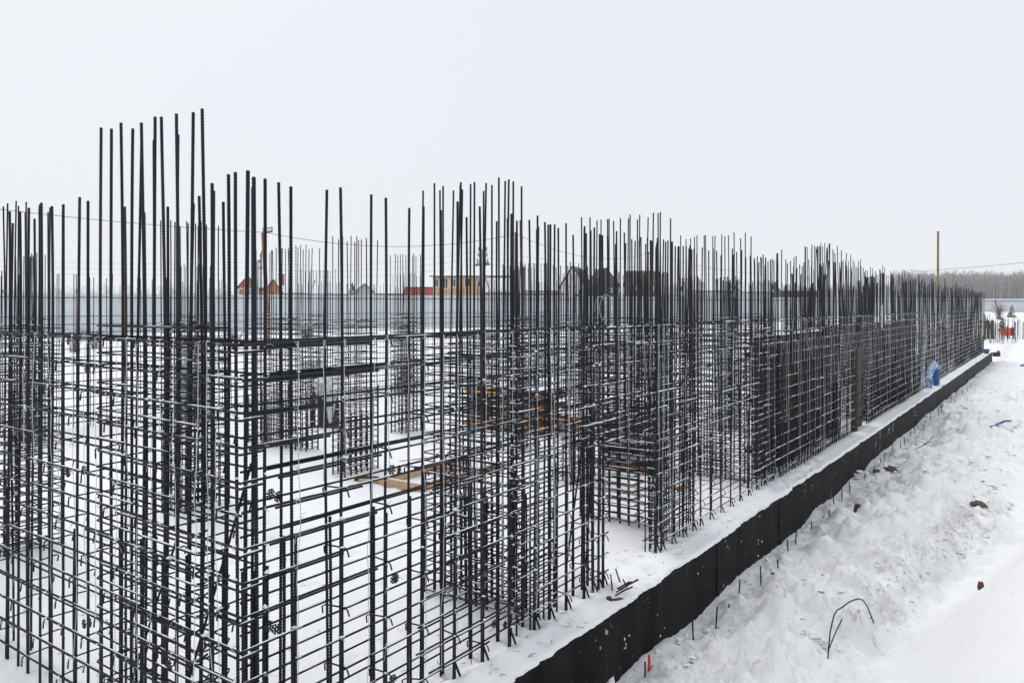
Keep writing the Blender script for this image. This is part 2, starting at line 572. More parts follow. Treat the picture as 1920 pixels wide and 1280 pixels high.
def slab_snow():
    xs = grid_lines([(SX0, 20, .03), (20, 35, .1), (35, SX1, .3)])
    ys = np.concatenate([[0.0, .012, .03, .06, .1], np.arange(.15, 5.0, .06), np.arange(5.1, 9, .15), np.linspace(9.2, SY1 - SY0, 28)])
    X, Yr = np.meshgrid(xs, ys, indexing='ij')
    edge = SY0 + .02 + .05 * np.maximum(0, fbm(X * 1.7, X * 0 + 3, 4, .7) + .15) + .035 * np.maximum(0, fbm(X * 7, X * 0 + 9, 4, .8) - .1) + .05 * np.maximum(0, vn(X * 15, X * 0 + 2.5) - .2)
    Y = edge + Yr
    Z = .05 + .03 * fbm(X * .8, Y * .8, 4) + .012 * fbm(X * 4, Y * 4, 3)
    Z = np.maximum(Z, .008)
    # the rim rounds down onto the concrete
    Z[:, 0] = .003
    Z[:, 1] = Z[:, 2] * .55 + .003
    rf = random.Random(5)
    def dent(cx, cy, ang, dep, a_=.15, b_=.06):
        i0, i1 = np.searchsorted(xs, [cx - .25, cx + .25])
        dx = X[i0:i1] - cx; dy = Y[i0:i1] - cy
        u = dx * math.cos(ang) + dy * math.sin(ang); v = -dx * math.sin(ang) + dy * math.cos(ang)
        q = np.sqrt((u / a_) ** 2 + (v / b_) ** 2)
        Z[i0:i1] += -dep * (q < 1) * (1 - q ** 4) + .4 * dep * np.exp(-((q - 1.25) / .22) ** 2)
    for path in range(30):          # boot prints
        cx = rf.uniform(3, 14); cy = rf.uniform(4.3, 9.5); ang = rf.uniform(-.6, .6) + rf.choice([0, 1.57, 3.14])
        if path < 5:
            cx, cy, ang = 7.7 + rf.uniform(-.3, .4), 3.65, 1.57 + rf.uniform(-.5, .5)
        elif path < 9:
            cx, cy, ang = rf.uniform(7, 16), 3.72 + rf.uniform(-.05, .05), rf.choice([0, 3.14])
        for st in range(14):
            dent(cx + (.07 if st % 2 else -.07) * math.sin(ang), cy - (.07 if st % 2 else -.07) * math.cos(ang), ang + rf.gauss(0, .15), rf.uniform(.02, .034))
            cx += .36 * math.cos(ang); cy += .36 * math.sin(ang); ang += rf.gauss(0, .1)
    for bx in [2.90, 3.12, 3.51, 3.92, 4.31, 4.69, 5.06, 5.45, 5.84, 6.10, 6.40, 6.75, 6.93, 7.05, 7.15, 8.48, 8.62, 8.95, 9.3, 9.62, 9.87, 10.25, 10.65, 11.05, 11.45, 11.85, 12.25]:
        for by in (3.93, 4.07):
            i0, i1 = np.searchsorted(xs, [bx - .16, bx + .18])
            q = ((X[i0:i1] - bx - .015) ** 2 + (Y[i0:i1] - by) ** 2) / .055 ** 2
            Z[i0:i1] += -.045 * np.exp(-q) + .012 * np.exp(-(np.sqrt(q) - 1.9) ** 2 / .3)
    Z = np.maximum(Z, .006)
    # windrow of snow by the wall foot
    Z += .03 * np.exp(-((Y - 3.80) / .09) ** 2) * (1 + fbm(X * 3, Y * 3, 3))
    nx, ny = X.shape
    vs = np.stack([X, Y, Z], -1).reshape(-1, 3) - np.array([SX0, SY0, -.9])
    I, J = np.meshgrid(np.arange(nx - 1), np.arange(ny - 1), indexing='ij')
    a = (I * ny + J).ravel()
    F = np.stack([a, a + ny, a + ny + 1, a + 1], -1)
    me = bpy.data.meshes.new('snow_cover')
    me.from_pydata(vs.tolist(), [], F.tolist())
    me.polygons.foreach_set('use_smooth', [True] * len(F))
    me.materials.append(SNOW_SLAB)
    put('snow_cover', me, slab)
slab_snow()

# ------------------------------------------------------------------ reinforcement
_bars = {}
def bar_mesh(L, d, ribbed, mt):
    """straight-ish deformed bar along +z; long ones bow a little"""
    L = max(.04, round(L / .02) * .02)
    key = (round(L, 3), round(d, 4), ribbed, mt.name)
    if key in _bars:
        return _bars[key]
    m = MB()
    r = d / 2
    bow = random.uniform(.0006, .0032) * L if L > 1.0 else 0.0
    kink = random.uniform(.25, .75)
    def off(z):
        f = z / L
        return bow * math.sin(math.pi * f) + bow * .5 * math.sin(2 * math.pi * (f + kink))
    if ribbed:
        n = 8
        pitch = .020
        k = int(L / (pitch / 2))
        vs = []; fs = []
        for i in range(k + 1):
            z = L * i / k
            rr = r * (1.15 if i % 2 else .84)
            for j in range(n):
                a = 2 * math.pi * j / n
                zz = z + (pitch * .42 * math.cos(2 * a) if 0 < i < k else 0)
                vs.append((rr * math.cos(a) + off(z), rr * math.sin(a), zz))
        for i in range(k):
            for j in range(n):
                j2 = (j + 1) % n
                fs.append((i * n + j, i * n + j2, (i + 1) * n + j2, (i + 1) * n + j))
        fs.append(tuple(range(n - 1, -1, -1)))
        fs.append(tuple(k * n + j for j in range(n)))
        m.add(vs, fs)
    else:
        q = 1 if L < 1.0 else 6
        m.tube([(off(L * i / q), 0, L * i / q) for i in range(q + 1)], r, 6)
    me = m.mesh('bar', [mt])
    _bars[key] = me
    return me

_hoops = {}
def hoop_mesh(wx, wy, d):
    key = (round(wx, 3), round(wy, 3), d)
    if key in _hoops:
        return _hoops[key]
    m = MB()
    c = min(.035, wx * .3, wy * .3)
    pts = [(c, 0, 0), (wx - c, 0, 0), (wx, c, 0), (wx, wy - c, 0), (wx - c, wy, 0), (c, wy, 0), (0, wy - c, 0), (0, c, 0)]
    m.tube(pts, d / 2, 5, closed=True)
    # bent-in hook ends
    m.tube([(0, c, .012), (c, 0, .014), (c + .06, .05, .016)], d / 2, 4)
    me = m.mesh('hoop', [STEEL])
    _hoops[key] = me
    return me

def hook_mesh(w):
    key = ('hook', round(w, 3))
    if key in _hoops:
        return _hoops[key]
    m = MB()
    m.tube([(.02, -.035, -.05), (0.012, -.028, -.01), (0, -.02, .012), (-.006, .02, .014), (-.012, w, .012), (-.016, w + .024, 0), (-.02, w + .016, -.045)], .006, 5)
    me = m.mesh('hook', [STEEL])
    _hoops[key] = me
    return me

class Cage:
    """one tied cage or wall net: an Empty with its bars as parts"""
    def __init__(s, name, loc, label, cat, group=None):
        s.o = tag(empty(name, loc), label, cat, group)
        s.L = Vector(loc)
        s.snow = MB(); s.wire = MB(); s.far = MB()
    def bar(s, name, p0, p1, d, ribbed=False, mt=None, single=True):
        p0 = Vector(p0); p1 = Vector(p1)
        v = p1 - p0
        if single:
            qt = v.to_track_quat('Z', 'Y')
            if v.normalized().z > .9:
                qt = qt @ Euler((0, 0, random.uniform(0, 6.28))).to_quaternion()
            o = put(name, bar_mesh(v.length, d, ribbed, mt or STEEL), s.o, p0 - s.L, qt.to_euler())
            return o
        s.far.tube([p0 - s.L, p1 - s.L], d / 2, 4, cap=False)
    def vert(s, x, y, z0, z1, d, ribbed=False, mt=None, single=True, lean=.006, name='vertical_bar'):
        h = z1 - z0
        return s.bar(name, (x, y, z0), (x + random.gauss(0, lean) * h, y + random.gauss(0, lean) * h, z1), d, ribbed, mt, single)
    def hoop(s, x0, x1, y0, y1, z, d=.013, single=True):
        if single:
            put('stirrup', hoop_mesh(x1 - x0, y1 - y0, d), s.o, Vector((x0, y0, z)) - s.L, (random.gauss(0, .006), random.gauss(0, .006), 0))
        else:
            q = [Vector(p) - s.L for p in ((x0, y0, z), (x1, y0, z), (x1, y1, z), (x0, y1, z))]
            for a in range(4):
                s.far.tube([q[a], q[(a + 1) % 4]], d / 2, 4, cap=False)
    def ridge(s, p0, p1, w, h, cover=.7):
        """broken line of snow on top of a bar"""
        p0 = Vector(p0) - s.L; p1 = Vector(p1) - s.L
        L = (p1 - p0).length
        a = 0.0
        while a < L:
            b = min(L, a + random.uniform(.08, .5))
            if random.random() < cover:
                s.snow.ridge(p0.lerp(p1, a / L), p0.lerp(p1, b / L), w * random.uniform(.7, 1.1), h * random.uniform(.5, 1.3))
            a = b + random.uniform(0, .05)
    def clump(s, p, r):
        p = Vector(p) - s.L
        s.snow.blob(p, r * random.uniform(.7, 1.5), r * random.uniform(.7, 1.3), r * random.uniform(.5, .95))
    def hang(s, p, length, r=.003):
        """frosted tie wire looped over a bar and hanging down"""
        p = Vector(p) - s.L
        n = max(4, int(length / .16))
        pts = [p + Vector((.02, -.012, -.04)), p + Vector((.012, -.02, .012)), p + Vector((0, -.024, .014))]
        ox = oy = 0
        for i in range(1, n + 1):
            ox += random.gauss(0, .006); oy += random.gauss(0, .004)
            pts.append(p + Vector((ox, -.026 + oy, -length * i / n)))
        s.wire.tube(pts, r, 3, cap=False)
    def knot(s, p, r=.028):
        p = Vector(p) - s.L
        a = random.uniform(0, 6.28)
        tl = Vector((random.gauss(0, .03), random.gauss(-.02, .02), random.uniform(-.07, .03)))
        s.wire.tube([p, p + tl * .6 + Vector((0, 0, .01)), p + tl], .0016, 3, cap=False)
        s.wire.tube([p + Vector((r * math.cos(a + t), r * .6 * math.sin(a + t), r * .8 * math.sin(t * 1.3))) for t in (0, .9, 1.8, 2.7, 3.6, 4.5)], .002, 3, cap=False)
    def done(s):
        if s.snow.v: tag(s.snow.build('snow', SNOW_BAR, s.o), kind='stuff')
        if s.wire.v: tag(s.wire.build('tie_wire', WIRE, s.o), kind='stuff')
        if s.far.v: tag(s.far.build('bars', STEEL, s.o), kind='stuff')

ROWS = [.17 + .2 * k for k in range(14)]           # heights of the horizontal bars
YO, WT = 3.93, .14                                  # outer face of the long wall, spacing of its two nets
XO, WS = 2.75, .19                                  # outer face of the side wall

def net_row(c, p0, p1, z, d, lap=True, snow=.75, single=True, ribbed=False, clumps=None, nm='horizontal_bar'):
    """one horizontal bar, with a lapped second length beside it here and there"""
    p0 = Vector((*p0, z)); p1 = Vector((*p1, z))
    sag = random.gauss(0, .006)
    p0.z += random.gauss(0, .006); p1.z += sag
    c.bar(nm, p0, p1, d, ribbed, None, single)
    c.ridge(p0 + Vector((0, 0, d * .42)), p1 + Vector((0, 0, d * .42)), d * .55, d * .32, snow * .75)
    if lap:
        L = (p1 - p0).length
        a = random.uniform(0, .12); b = a + random.uniform(.2, .4)
        q0 = p0.lerp(p1, a) + Vector((0, 0, -d * 1.02)); q1 = p0.lerp(p1, b) + Vector((0, 0, -d * 1.02))
        c.bar(nm, q0, q1, d, ribbed, None, single)

star = MB()
star.tube([(0.011 * math.cos(a), 0, .011 * math.sin(a)) for a in np.linspace(0, 6.283, 11)[:-1]], .007, 4, closed=True)
for a in np.linspace(0, 6.283, 9)[:-1]:
    e = Vector((math.cos(a), 0, math.sin(a)))
    f = Vector((-math.sin(a), 0, math.cos(a)))
    star.tube([e * .012, e * .027], .0055, 4)
    star.tube([e * .028 - f * .007, e * .029 + f * .007], .007, 4)
STAR = star.mesh('spacer', [PLASTIC])

# ---- side wall with the corner, nearest to the camera
c = Cage('wall_reinforcement', (XO, YO, 0), 'side wall rebar net in the left foreground, from the corner towards the left edge', 'rebar cage', 'rebar wall nets')
ys_o = [3.96, 4.10, 4.23] + [4.35 + .137 * k for k in range(10)] + [5.78, 5.97, 6.17, 6.37, 6.56, 6.76, 6.96, 7.16, 7.5, 7.9, 8.3, 8.7, 9.1, 9.5]
for i, y in enumerate(ys_o):
    tall = 4.3 < y < 5.62
    zt = (4.25 if tall else 3.79) + random.uniform(-.03, .03)
    c.vert(XO, y, 0, zt, .0200 if y < 6 else .0195, True, None, True, .003)
    if 4.3 < y < 5.7 or y > 7:
        zi = 4.22 + random.uniform(-.04, .02) if tall and y > 4.7 and i % 2 else 3.72 + random.uniform(-.05, .06)
        c.vert(XO + WS, y + .03, 0, zi, .0185, True, RUSTY if random.random() < .15 else None, True, .005)
    if y > 4.2 and i % 2 == 0:
        c.vert(XO + .004, y + .024, 0, 1.42 + random.uniform(-.1, .12), .022, True, None, True, .002, 'starter_bar')
c.vert(XO + .07, YO + .06, 0, 3.81, .0235, True, None, True, .003)
c.vert(XO + .115, YO + .0, 0, 3.78, .0235, True, None, True, .003)
for dx, dy, q in ((.035, .03, 1.42), (.085, .02, 1.36), (.12, .04, 1.40)):
    c.vert(XO + dx, YO + dy, 0, q, .022, True, None, True, .002, 'starter_bar')
for y in (4.16, ):
    c.vert(XO + .03, y, 0, 1.5 + random.uniform(-.1, .1), .022, True, None, True, .002, 'starter_bar')
for k, z in enumerate(ROWS):
    y1 = 9.6
    top = k == 13
    db = .022 if top else .0172
    e1 = 5.2 + random.uniform(-.5, .5)
    sn = .3 if k > 11 else .62
    net_row(c, (XO - .019, YO - .02), (XO - .019, e1 + .35), z, db, False, .3 if top else sn)
    net_row(c, (XO - .019, e1), (XO - .019, y1), z + .022, db, False, .3 if top else sn)
    net_row(c, (XO + WS + .019, YO + .15), (XO + WS + .019, y1), z + .01, db * .9, False, .3)
    c.hoop(XO - .022, XO + WS + .022, 4.33, 5.64, z + .09 + random.gauss(0, .006), .0125)
    c.ridge((XO - .022, 4.33, z + .096), (XO - .022, 5.64, z + .096), .012, .008, .45)
    # lapped hairpin ends of the column hoops
    y0 = 4.40 + random.uniform(-.05, .05)
    e2 = y0 + random.uniform(.35, .8)
    c.bar('horizontal_bar', (XO - .03, y0, z - .026), (XO - .03, e2, z - .022), .015)
    c.bar('horizontal_bar', (XO - .03, y0, z - .026), (XO + .13, y0 + .04, z - .012), .0145)
    c.ridge((XO - .03, y0, z - .017), (XO + .13, y0 + .04, z - .004), .014, .007, .8)
    c.bar('horizontal_bar', (XO - .03, YO - .025, z - .04), (XO - .03, 4.3 + random.uniform(-.1, .15), z - .036), .015)
    c.bar('horizontal_bar', (XO - .03, YO - .025, z - .04), (XO + .13, YO - .022, z - .038), .015)
    c.ridge((XO - .03, YO - .025, z - .03), (XO + .13, YO - .022, z - .028), .015, .008, .85)
    for i, y in enumerate(ys_o):
        if random.random() < .5:
            c.clump((XO - .03, y + random.uniform(-.02, .02), z + .018), random.uniform(.008, .021) * (.6 if top else 1))
        if (i + k) % 3 == 0 and 3.99 < y < 8.6:
            put('tie_hook', hook_mesh(WS), c.o, Vector((XO - .02, y + .02, z)) - c.L, (0, 0, R(-90) + random.gauss(0, .12)))
        if random.random() < .45:
            c.knot((XO - .03, y, z), .016)
for i, y in enumerate(ys_o):
    if y < 7.4 and random.random() < .75:
        c.hang((XO - .04, y + random.uniform(-.03, .05), ROWS[13]), random.choice([.6, 1.0, 1.5, 2.0, 2.4]))
for y, z in [(4.83, .62), (4.66, .69), (5.78, .69), (5.70, .72), (6.03, 1.76), (5.78, 1.81), (5.73, 2.55)]:
    put('spacer', STAR, c.o, Vector((XO - .03, y, z)) - c.L, (0, random.uniform(0, .4), R(90) + random.uniform(-.3, .3)))
c.bar('diagonal_bar', (XO + .02, 4.75, .1), (XO + .10, 3.98, 2.05), .017)
c.bar('diagonal_bar', (XO + .16, 5.6, .05), (XO + .16, 4.9, 1.4), .016)
c.done()

# ---- near part of the long wall, corner to the door opening
c = Cage('wall_reinforcement', (XO, YO, 0), 'sparse rebar net of the long wall between the near corner and the doorway', 'rebar cage', 'rebar wall nets')
xs_n = [2.90, 3.12, 3.51, 3.92, 4.31, 4.69, 5.06, 5.45, 5.84, 6.10, 6.40, 6.75, 6.93, 7.05, 7.15]
for x in xs_n:
    near = x < 5
    c.vert(x, YO, 0, 3.80 + random.uniform(-.05, .06), .0200, near, None, True, .004)
    c.vert(x + .015, YO + WT, 0, 3.78 + random.uniform(-.06, .06), .0192, near, None, True, .004)
    st = random.uniform(1.4, 1.6)
    c.vert(x + .023, YO, 0, st, .0195, near, None, True, .002, 'starter_bar')
    c.vert(x + .038, YO + WT, 0, st + random.uniform(-.1, .1), .021, near, None, True, .002, 'starter_bar')
    c.bar('starter_foot', (x + .012, YO - .012, .16), (x + .06, YO - .045, 0), .019)
    if 3 < x < 6.5:
        c.hang((x, YO - .02, ROWS[13]), random.choice([.9, 1.4, 2.0, 2.5]))
        c.hang((x + random.uniform(.1, .3), YO - .02, ROWS[13]), random.choice([.9, 1.6, 2.2, 2.6]))
for k, z in enumerate(ROWS):
    top = k == 13
    db = .023 if top else .0168
    sn = .25 if k > 9 else .6
    net_row(c, (XO - .01, YO - .019), (5.1 + random.uniform(-.3, .3), YO - .019), z, db, k > 4, sn, True, False)
    net_row(c, (4.6 + random.uniform(-.4, .2), YO - .019), (7.24, YO - .019), z + .023, db, False, sn)
    net_row(c, (XO + .1, YO + WT + .019), (7.24, YO + WT + .019), z + .012, db * .95, k in (7, 9, 12), sn * .6)
    for i, x in enumerate(xs_n):
        if random.random() < .55:
            c.clump((x + random.uniform(-.02, .03), YO - .03, z + .02), random.uniform(.009, .024) * (.6 if top else 1))
        if random.random() < .6:
            c.knot((x, YO - .03, z), .016)
        if (i + k) % 2 == 0 and i > 1:
            put('tie_hook', hook_mesh(WT), c.o, Vector((x + .01, YO - .02, z)) - c.L, (0, 0, random.gauss(0, .15)))
for x, y, z in [(3.99, YO - .03, 1.04), (4.17, YO + .12, .96), (2.93, YO - .03, 1.86), (3.1, YO + .12, 1.79), (2.92, YO - .03, 1.06), (3.09, YO + .12, .95), (5.2, YO - .03, .31), (5.56, YO + .12, .14), (3.97, YO - .03, 1.83), (4.2, YO + .12, 1.77), (3.98, YO - .03, .32)]:
    put('spacer', STAR, c.o, Vector((x, y, z)) - c.L, (0, random.uniform(0, .5), random.uniform(-.4, .4)))
c.bar('diagonal_bar', (6.55, YO + .08, .4), (6.95, YO + .1, 1.75), .02)
c.bar('diagonal_bar', (6.9, YO + .06, .3), (7.1, YO + .06, 1.9), .018)
c.done()

# ---- bars over the door opening
c = Cage('lintel_reinforcement', (7.2, YO, 1.5), 'bundle of lintel rebars bridging the doorway in the long wall', 'rebar cage')
for k, z in enumerate([1.56, 1.66, 1.78, 1.97, 2.17, 2.37, 2.57, 2.77]):
    for y in (YO - .03, YO + WT + .03):
        x0 = 6.62 + random.uniform(-.06, .1) if k < 4 else 6.9
        x1 = 9.1 + random.uniform(-.2, .2)
        c.bar('horizontal_bar', (x0, y, z), (x1, y, z + random.gauss(0, .006)), .018)
        c.ridge((x0, y, z + .011), (x1, y, z + .011), .02, .009, .5)
        if k < 3:
            c.bar('horizontal_bar', (x0 + .15, y + .03, z + .03), (x1 - .1, y + .03, z + .03), .017)
for x in (7.4, 7.6, 7.8, 8.0, 8.2, 8.4):
    c.hoop(x, x + .012, YO - .045, YO + WT + .045, 1.55, .012)
    c.vert(x, YO - .045, 1.54, 3.78 + random.uniform(-.05, .05), .018)
    c.vert(x, YO + WT + .045, 1.54, 3.76 + random.uniform(-.05, .05), .018)
    c.hang((x, YO - .04, 2.77), random.choice([.6, 1, 1.3]))
for k in range(2):
    cx = 7.05 + .07 * k
    c.wire.tube([Vector((cx + (.12 + .02 * k) * math.cos(a), YO - .03 - .03 * k, 2.98 + (.13 + .02 * k) * math.sin(a))) - c.L for a in np.linspace(-1.2 + .5 * k, 3.4 + .4 * k, 14)], .0028, 4)
c.done()

# ---- long wall beyond the doorway
c = Cage('wall_reinforcement', (8.45, YO, 0), 'long dense rebar net running from the doorway to the far end of the slab', 'rebar cage', 'rebar wall nets')
xs_b = [8.48, 8.62, 8.95, 9.3, 9.62, 9.87] + list(np.arange(10.25, 13.3, .4)) + list(np.arange(13.5, 30.2, .2)) + list(np.arange(30.4, 58.2, .28))
D0, D1 = 19.45, 20.75
nb = 0
rowd = .0155
for i, x in enumerate(xs_b):
    single = x < 38
    hi = .35 * (1 if 16.6 < x < 18.9 else 0)
    door = D0 < x < D1
    z0 = 2.0 if door else 0
    for y in (YO, YO + WT):
        zt = 3.80 + random.uniform(-.07, .07) + (hi if random.random() < .8 else 0)
        if x > 13: zt += random.choice([-.3, -.15, 0, 0, .08, .15])
        c.vert(x + random.uniform(-.015, .015), y, z0, zt, .0190, False, RUSTY if single and random.random() < .06 else None, single, .009 if hi == 0 else .02)
    if not door:
        c.bar('starter_foot', (x + .012, YO - .012, .14), (x + random.uniform(.03, .07), YO - .05, 0), .018, single=x < 24)
        if x < 30:
            c.vert(x + .022, YO + .01, 0, random.uniform(1.1, 1.5), .019, False, None, x < 22, .003, 'starter_bar')
    if x < 32:
        c.hang((x, YO - .02, ROWS[13] - random.choice([0, 0, .2, .4])), random.choice([.8, 1.4, 2.0, 2.3, 2.5]), .0023 if x > 13 else .0027)
        if x < 24 and random.random() < .5:
            c.hang((x + .1, YO - .02, ROWS[13] - random.choice([0, 0, .2, .4])), random.choice([.5, 1.0, 1.8, 2.5]), .0023)
for k, z in enumerate(ROWS):
    xa = 8.45
    while xa < 58:
        xb = min(58.2, xa + 7.4)
        segs = [(xa, xb)]
        if z < 2.0:
            segs = []
            if xa < D0: segs.append((xa, min(xb, D0)))
            if xb > D1: segs.append((max(xa, D1), xb))
        for a, b in segs:
            dz = random.gauss(0, .02)
            for q, y in enumerate((YO - .018, YO + WT + .018)):
                c.bar('horizontal_bar', (a, y, z + dz + .01 * q), (b + .4 if b < 50 else b, y, z + random.gauss(0, .02)), rowd, single=xa < 30)
                c.ridge((a, y, z + dz + .01), (b, y, z + .01), .014, .009, (.3 if z > 1.7 else .6) if q == 0 else .15)
        xa = xb
    for x in xs_b:
        if z < 2 and D0 < x < D1: continue
        if random.random() < .75:
            c.clump((x + .01, YO - .03, z + .014), random.uniform(.007, .017))
        if random.random() < .3:
            c.clump((x, YO + WT + .03, z + .02), random.uniform(.008, .018))
    for i, x in enumerate(xs_b):
        if (i + k) % 2 == 0 and x < 13.4:
            put('tie_hook', hook_mesh(WT), c.o, Vector((x + .01, YO - .02, z)) - c.L, (0, 0, random.gauss(0, .15)))
c.done()

# ---- column cages
def column(x0, x1, y0, y1, step, label, group, zt=4.22, single=True, ribbed=False, d=.0185, hs=.1, wires=0, flange=None):
    c = Cage('column_cage', (x0, y0, 0), label, 'rebar cage', group)
    along_y = (y1 - y0) > (x1 - x0)
    n = max(2, int(round(((y1 - y0) if along_y else (x1 - x0)) / step)))
    def pair(x, y, ztop, lap=True):
        x += random.uniform(-.008, .008); y += random.uniform(-.012, .012)
        c.vert(x, y, 0, ztop + random.uniform(-.045, .045), d, ribbed, RUSTY if single and random.random() < .07 else None, single, .0045)
        if not lap:
            return
        if single:
            c.vert(x + .021, y, 0, random.uniform(1.0, 1.6), d, False, None, True, .003, 'starter_bar')
        elif x0 < 20:
            c.vert(x + .026, y, 0, random.uniform(1.0, 1.6), d, single=False)
    for i in range(n + 1):
        for s in (0, 1):
            if along_y:
                pair((x0, x1)[s], y0 + (y1 - y0) * i / n, zt)
            else:
                pair(x0 + (x1 - x0) * i / n, (y0, y1)[s], zt)
    e = .019
    boxes = [(x0 - e, x1 + e, y0 - e, y1 + e)]
    if along_y:
        boxes.append((x0 - e, x1 + e, y0 + (y1 - y0) * .28, y0 + (y1 - y0) * .72))
    else:
        boxes.append((x0 + (x1 - x0) * .28, x0 + (x1 - x0) * .72, y0 - e, y1 + e))
    if flange:
        fx0, fx1, fy0, fy1 = flange
        boxes.append((fx0 - e, fx1 + e, fy0 - e, fy1 + e))
        k = max(2, int(round((fx1 - fx0) / .24)))
        for i in range(k + 1):
            for fy in (fy0, fy1):
                pair(fx0 + (fx1 - fx0) * i / k, fy, 3.8, False)
    z = .1
    while z < 2.78:
        for bi, (a0, a1, b0, b1) in enumerate(boxes):
            zq = z + random.gauss(0, .007) + .022 * bi
            c.hoop(a0, a1, b0, b1, zq, .0135, single)
            for _ in range(4 if single else 2):
                t = random.random()
                p = (a0, b0 + t * (b1 - b0), zq + .010) if random.random() < .5 else (a0 + t * (a1 - a0), b0, zq + .010)
                c.clump(p, random.uniform(.008, .018))
            c.ridge((a0, b0, zq + .005), (a0, b1, zq + .005), .013, .008, .6)
            c.ridge((a0, b0, zq + .005), (a1, b0, zq + .005), .013, .008, .6)
        z += hs
    for _ in range(wires):
        t = random.random()
        c.hang((x0 - e if along_y else x0 + t * (x1 - x0), y0 + t * (y1 - y0) if along_y else y0 - e, 2.7), random.choice([.6, 1, 1.6, 2.2]))
    for _ in range(5):
        c.knot((x0 - e, y0 + random.random() * (y1 - y0), random.uniform(.5, 2.6)), .05)
    c.done()
    return c

G1 = 'column cages along the long wall'
column(5.90, 6.16, 4.25, 5.33, .135, 'column cage of tall bars behind the long net, nearest after the corner', G1, wires=10, ribbed=True, flange=(5.62, 6.28, YO + .035, YO + WT - .035))
column(9.28, 9.54, 4.25, 5.45, .15, 'column cage of tall bars just behind the far jamb of the doorway', G1, wires=10, flange=(8.52, 9.75, YO + .035, YO + WT - .035))
column(12.72, 12.98, 4.3, 5.42, .15, 'column cage of tall bars behind the net, next after the doorway column', G1, wires=6, flange=(12.35, 13.3, YO + .035, YO + WT - .035))
column(18.1, 18.36, 4.2, 4.72, .075, 'tallest tight bundle of column bars, behind the long net near the plank', G1, zt=4.40)
column(21.65, 21.9, 4.25, 5.2, .17, 'column cage behind the dark plywood just past the doorway plank', G1, flange=(21.3, 22.2, YO + .035, YO + WT - .035))
for i, x in enumerate([25.2, 28.8, 32.4, 36.2]):
    column(x, x + .26, 4.3, 5.3, .33, ordinal(i + 1) + ' column cage behind the long net beyond the doorway plank, counted away', 'far column cages of the long wall', zt=4.22, single=False)
for i, x in enumerate([40.5, 45.5, 50.5, 55.0]):
    column(x, x + .26, 4.3, 5.3, .5, ordinal(i + 1) + ' column cage behind the net beyond the blue bag, counted away', 'farthest column cages of the long wall', zt=4.3, single=False)
G2 = 'free standing column cages inside'
column(3.72, 4.48, 10.1, 10.45, .13, 'free standing column cage at the left edge behind the side wall net', G2, hs=.11)
column(6.02, 6.86, 10.15, 10.5, .14, 'free standing column cage showing between the tall corner bars', G2, hs=.11)
column(9.12, 9.92, 10.1, 10.42, .14, 'free standing column cage beside the grey draped object', G2, hs=.11)
column(10.2, 10.5, 12.45, 14.35, .16, 'long free standing wall cage left of the grey draped object', G2, hs=.11)
column(12.9, 13.65, 12.35, 12.7, .13, 'free standing column cage behind the timber frame', G2, hs=.11)
G3 = 'column cages in the depth of the slab'
rows = {
    'first inner row behind the long net': [(10.9, 6.6, 0), (14.6, 6.4, 1), (17.6, 6.3, 0), (20.4, 6.2, 1), (23.4, 6.4, 0), (26.8, 6.3, 1), (30.6, 6.4, 0), (35, 6.4, 1)],
    'second inner row around the beam stack': [(12.6, 9.0, 0), (16.6, 8.2, 1), (20.3, 8.4, 0), (24.5, 9.0, 0), (29.0, 8.8, 1), (34.5, 8.8, 0), (39, 9.0, 0), (48, 9, 0)],
    'third inner row beyond the beam stack': [(15.6, 10.6, 0), (17.2, 12.2, 0), (19.3, 10.4, 1), (21.5, 12.5, 1), (23.2, 10.6, 0), (26.0, 12.8, 0), (31, 12.5, 0), (43, 12, 0)],
    'back row before the fence': [(7.3, 17.6, 1), (11.2, 17.8, 1), (15.2, 17.6, 1), (19.2, 17.8, 1), (23.4, 17.6, 1), (28, 17.8, 1), (33, 17.7, 1)]}
for row, spots in rows.items():
    for i, (x, y, ax) in enumerate(spots):
        zr = 3.7 if y < 7 else (3.85 if y < 9.5 else 4.1)
        lab = ordinal(i + 1) + ' column cage from the left in the ' + row
        if ax:
            column(x, x + .3, y, y + 1.1, .16, lab, G3, zt=zr, single=False, hs=.125)
        else:
            column(x, x + .8, y, y + .32, .14, lab, G3, zt=zr, single=False, hs=.125)

# ---- back wall net
c = Cage('wall_reinforcement', (3, 19.5, 0), 'far rebar net along the back edge of the slab, in front of the fence', 'rebar cage', 'rebar wall nets')
for x in np.arange(3, 56, .4):
    for y in (19.5, 19.64):
        c.vert(x, y, 0, 3.78 + random.uniform(-.1, .06), .021, single=False)
for z in ROWS:
    for y in (19.5, 19.64):
        c.bar('horizontal_bar', (3, y, z), (56, y, z), .015, single=False)
    c.ridge((3, 19.5, z + .01), (56, 19.5, z + .01), .02, .011, .7)
c.done()

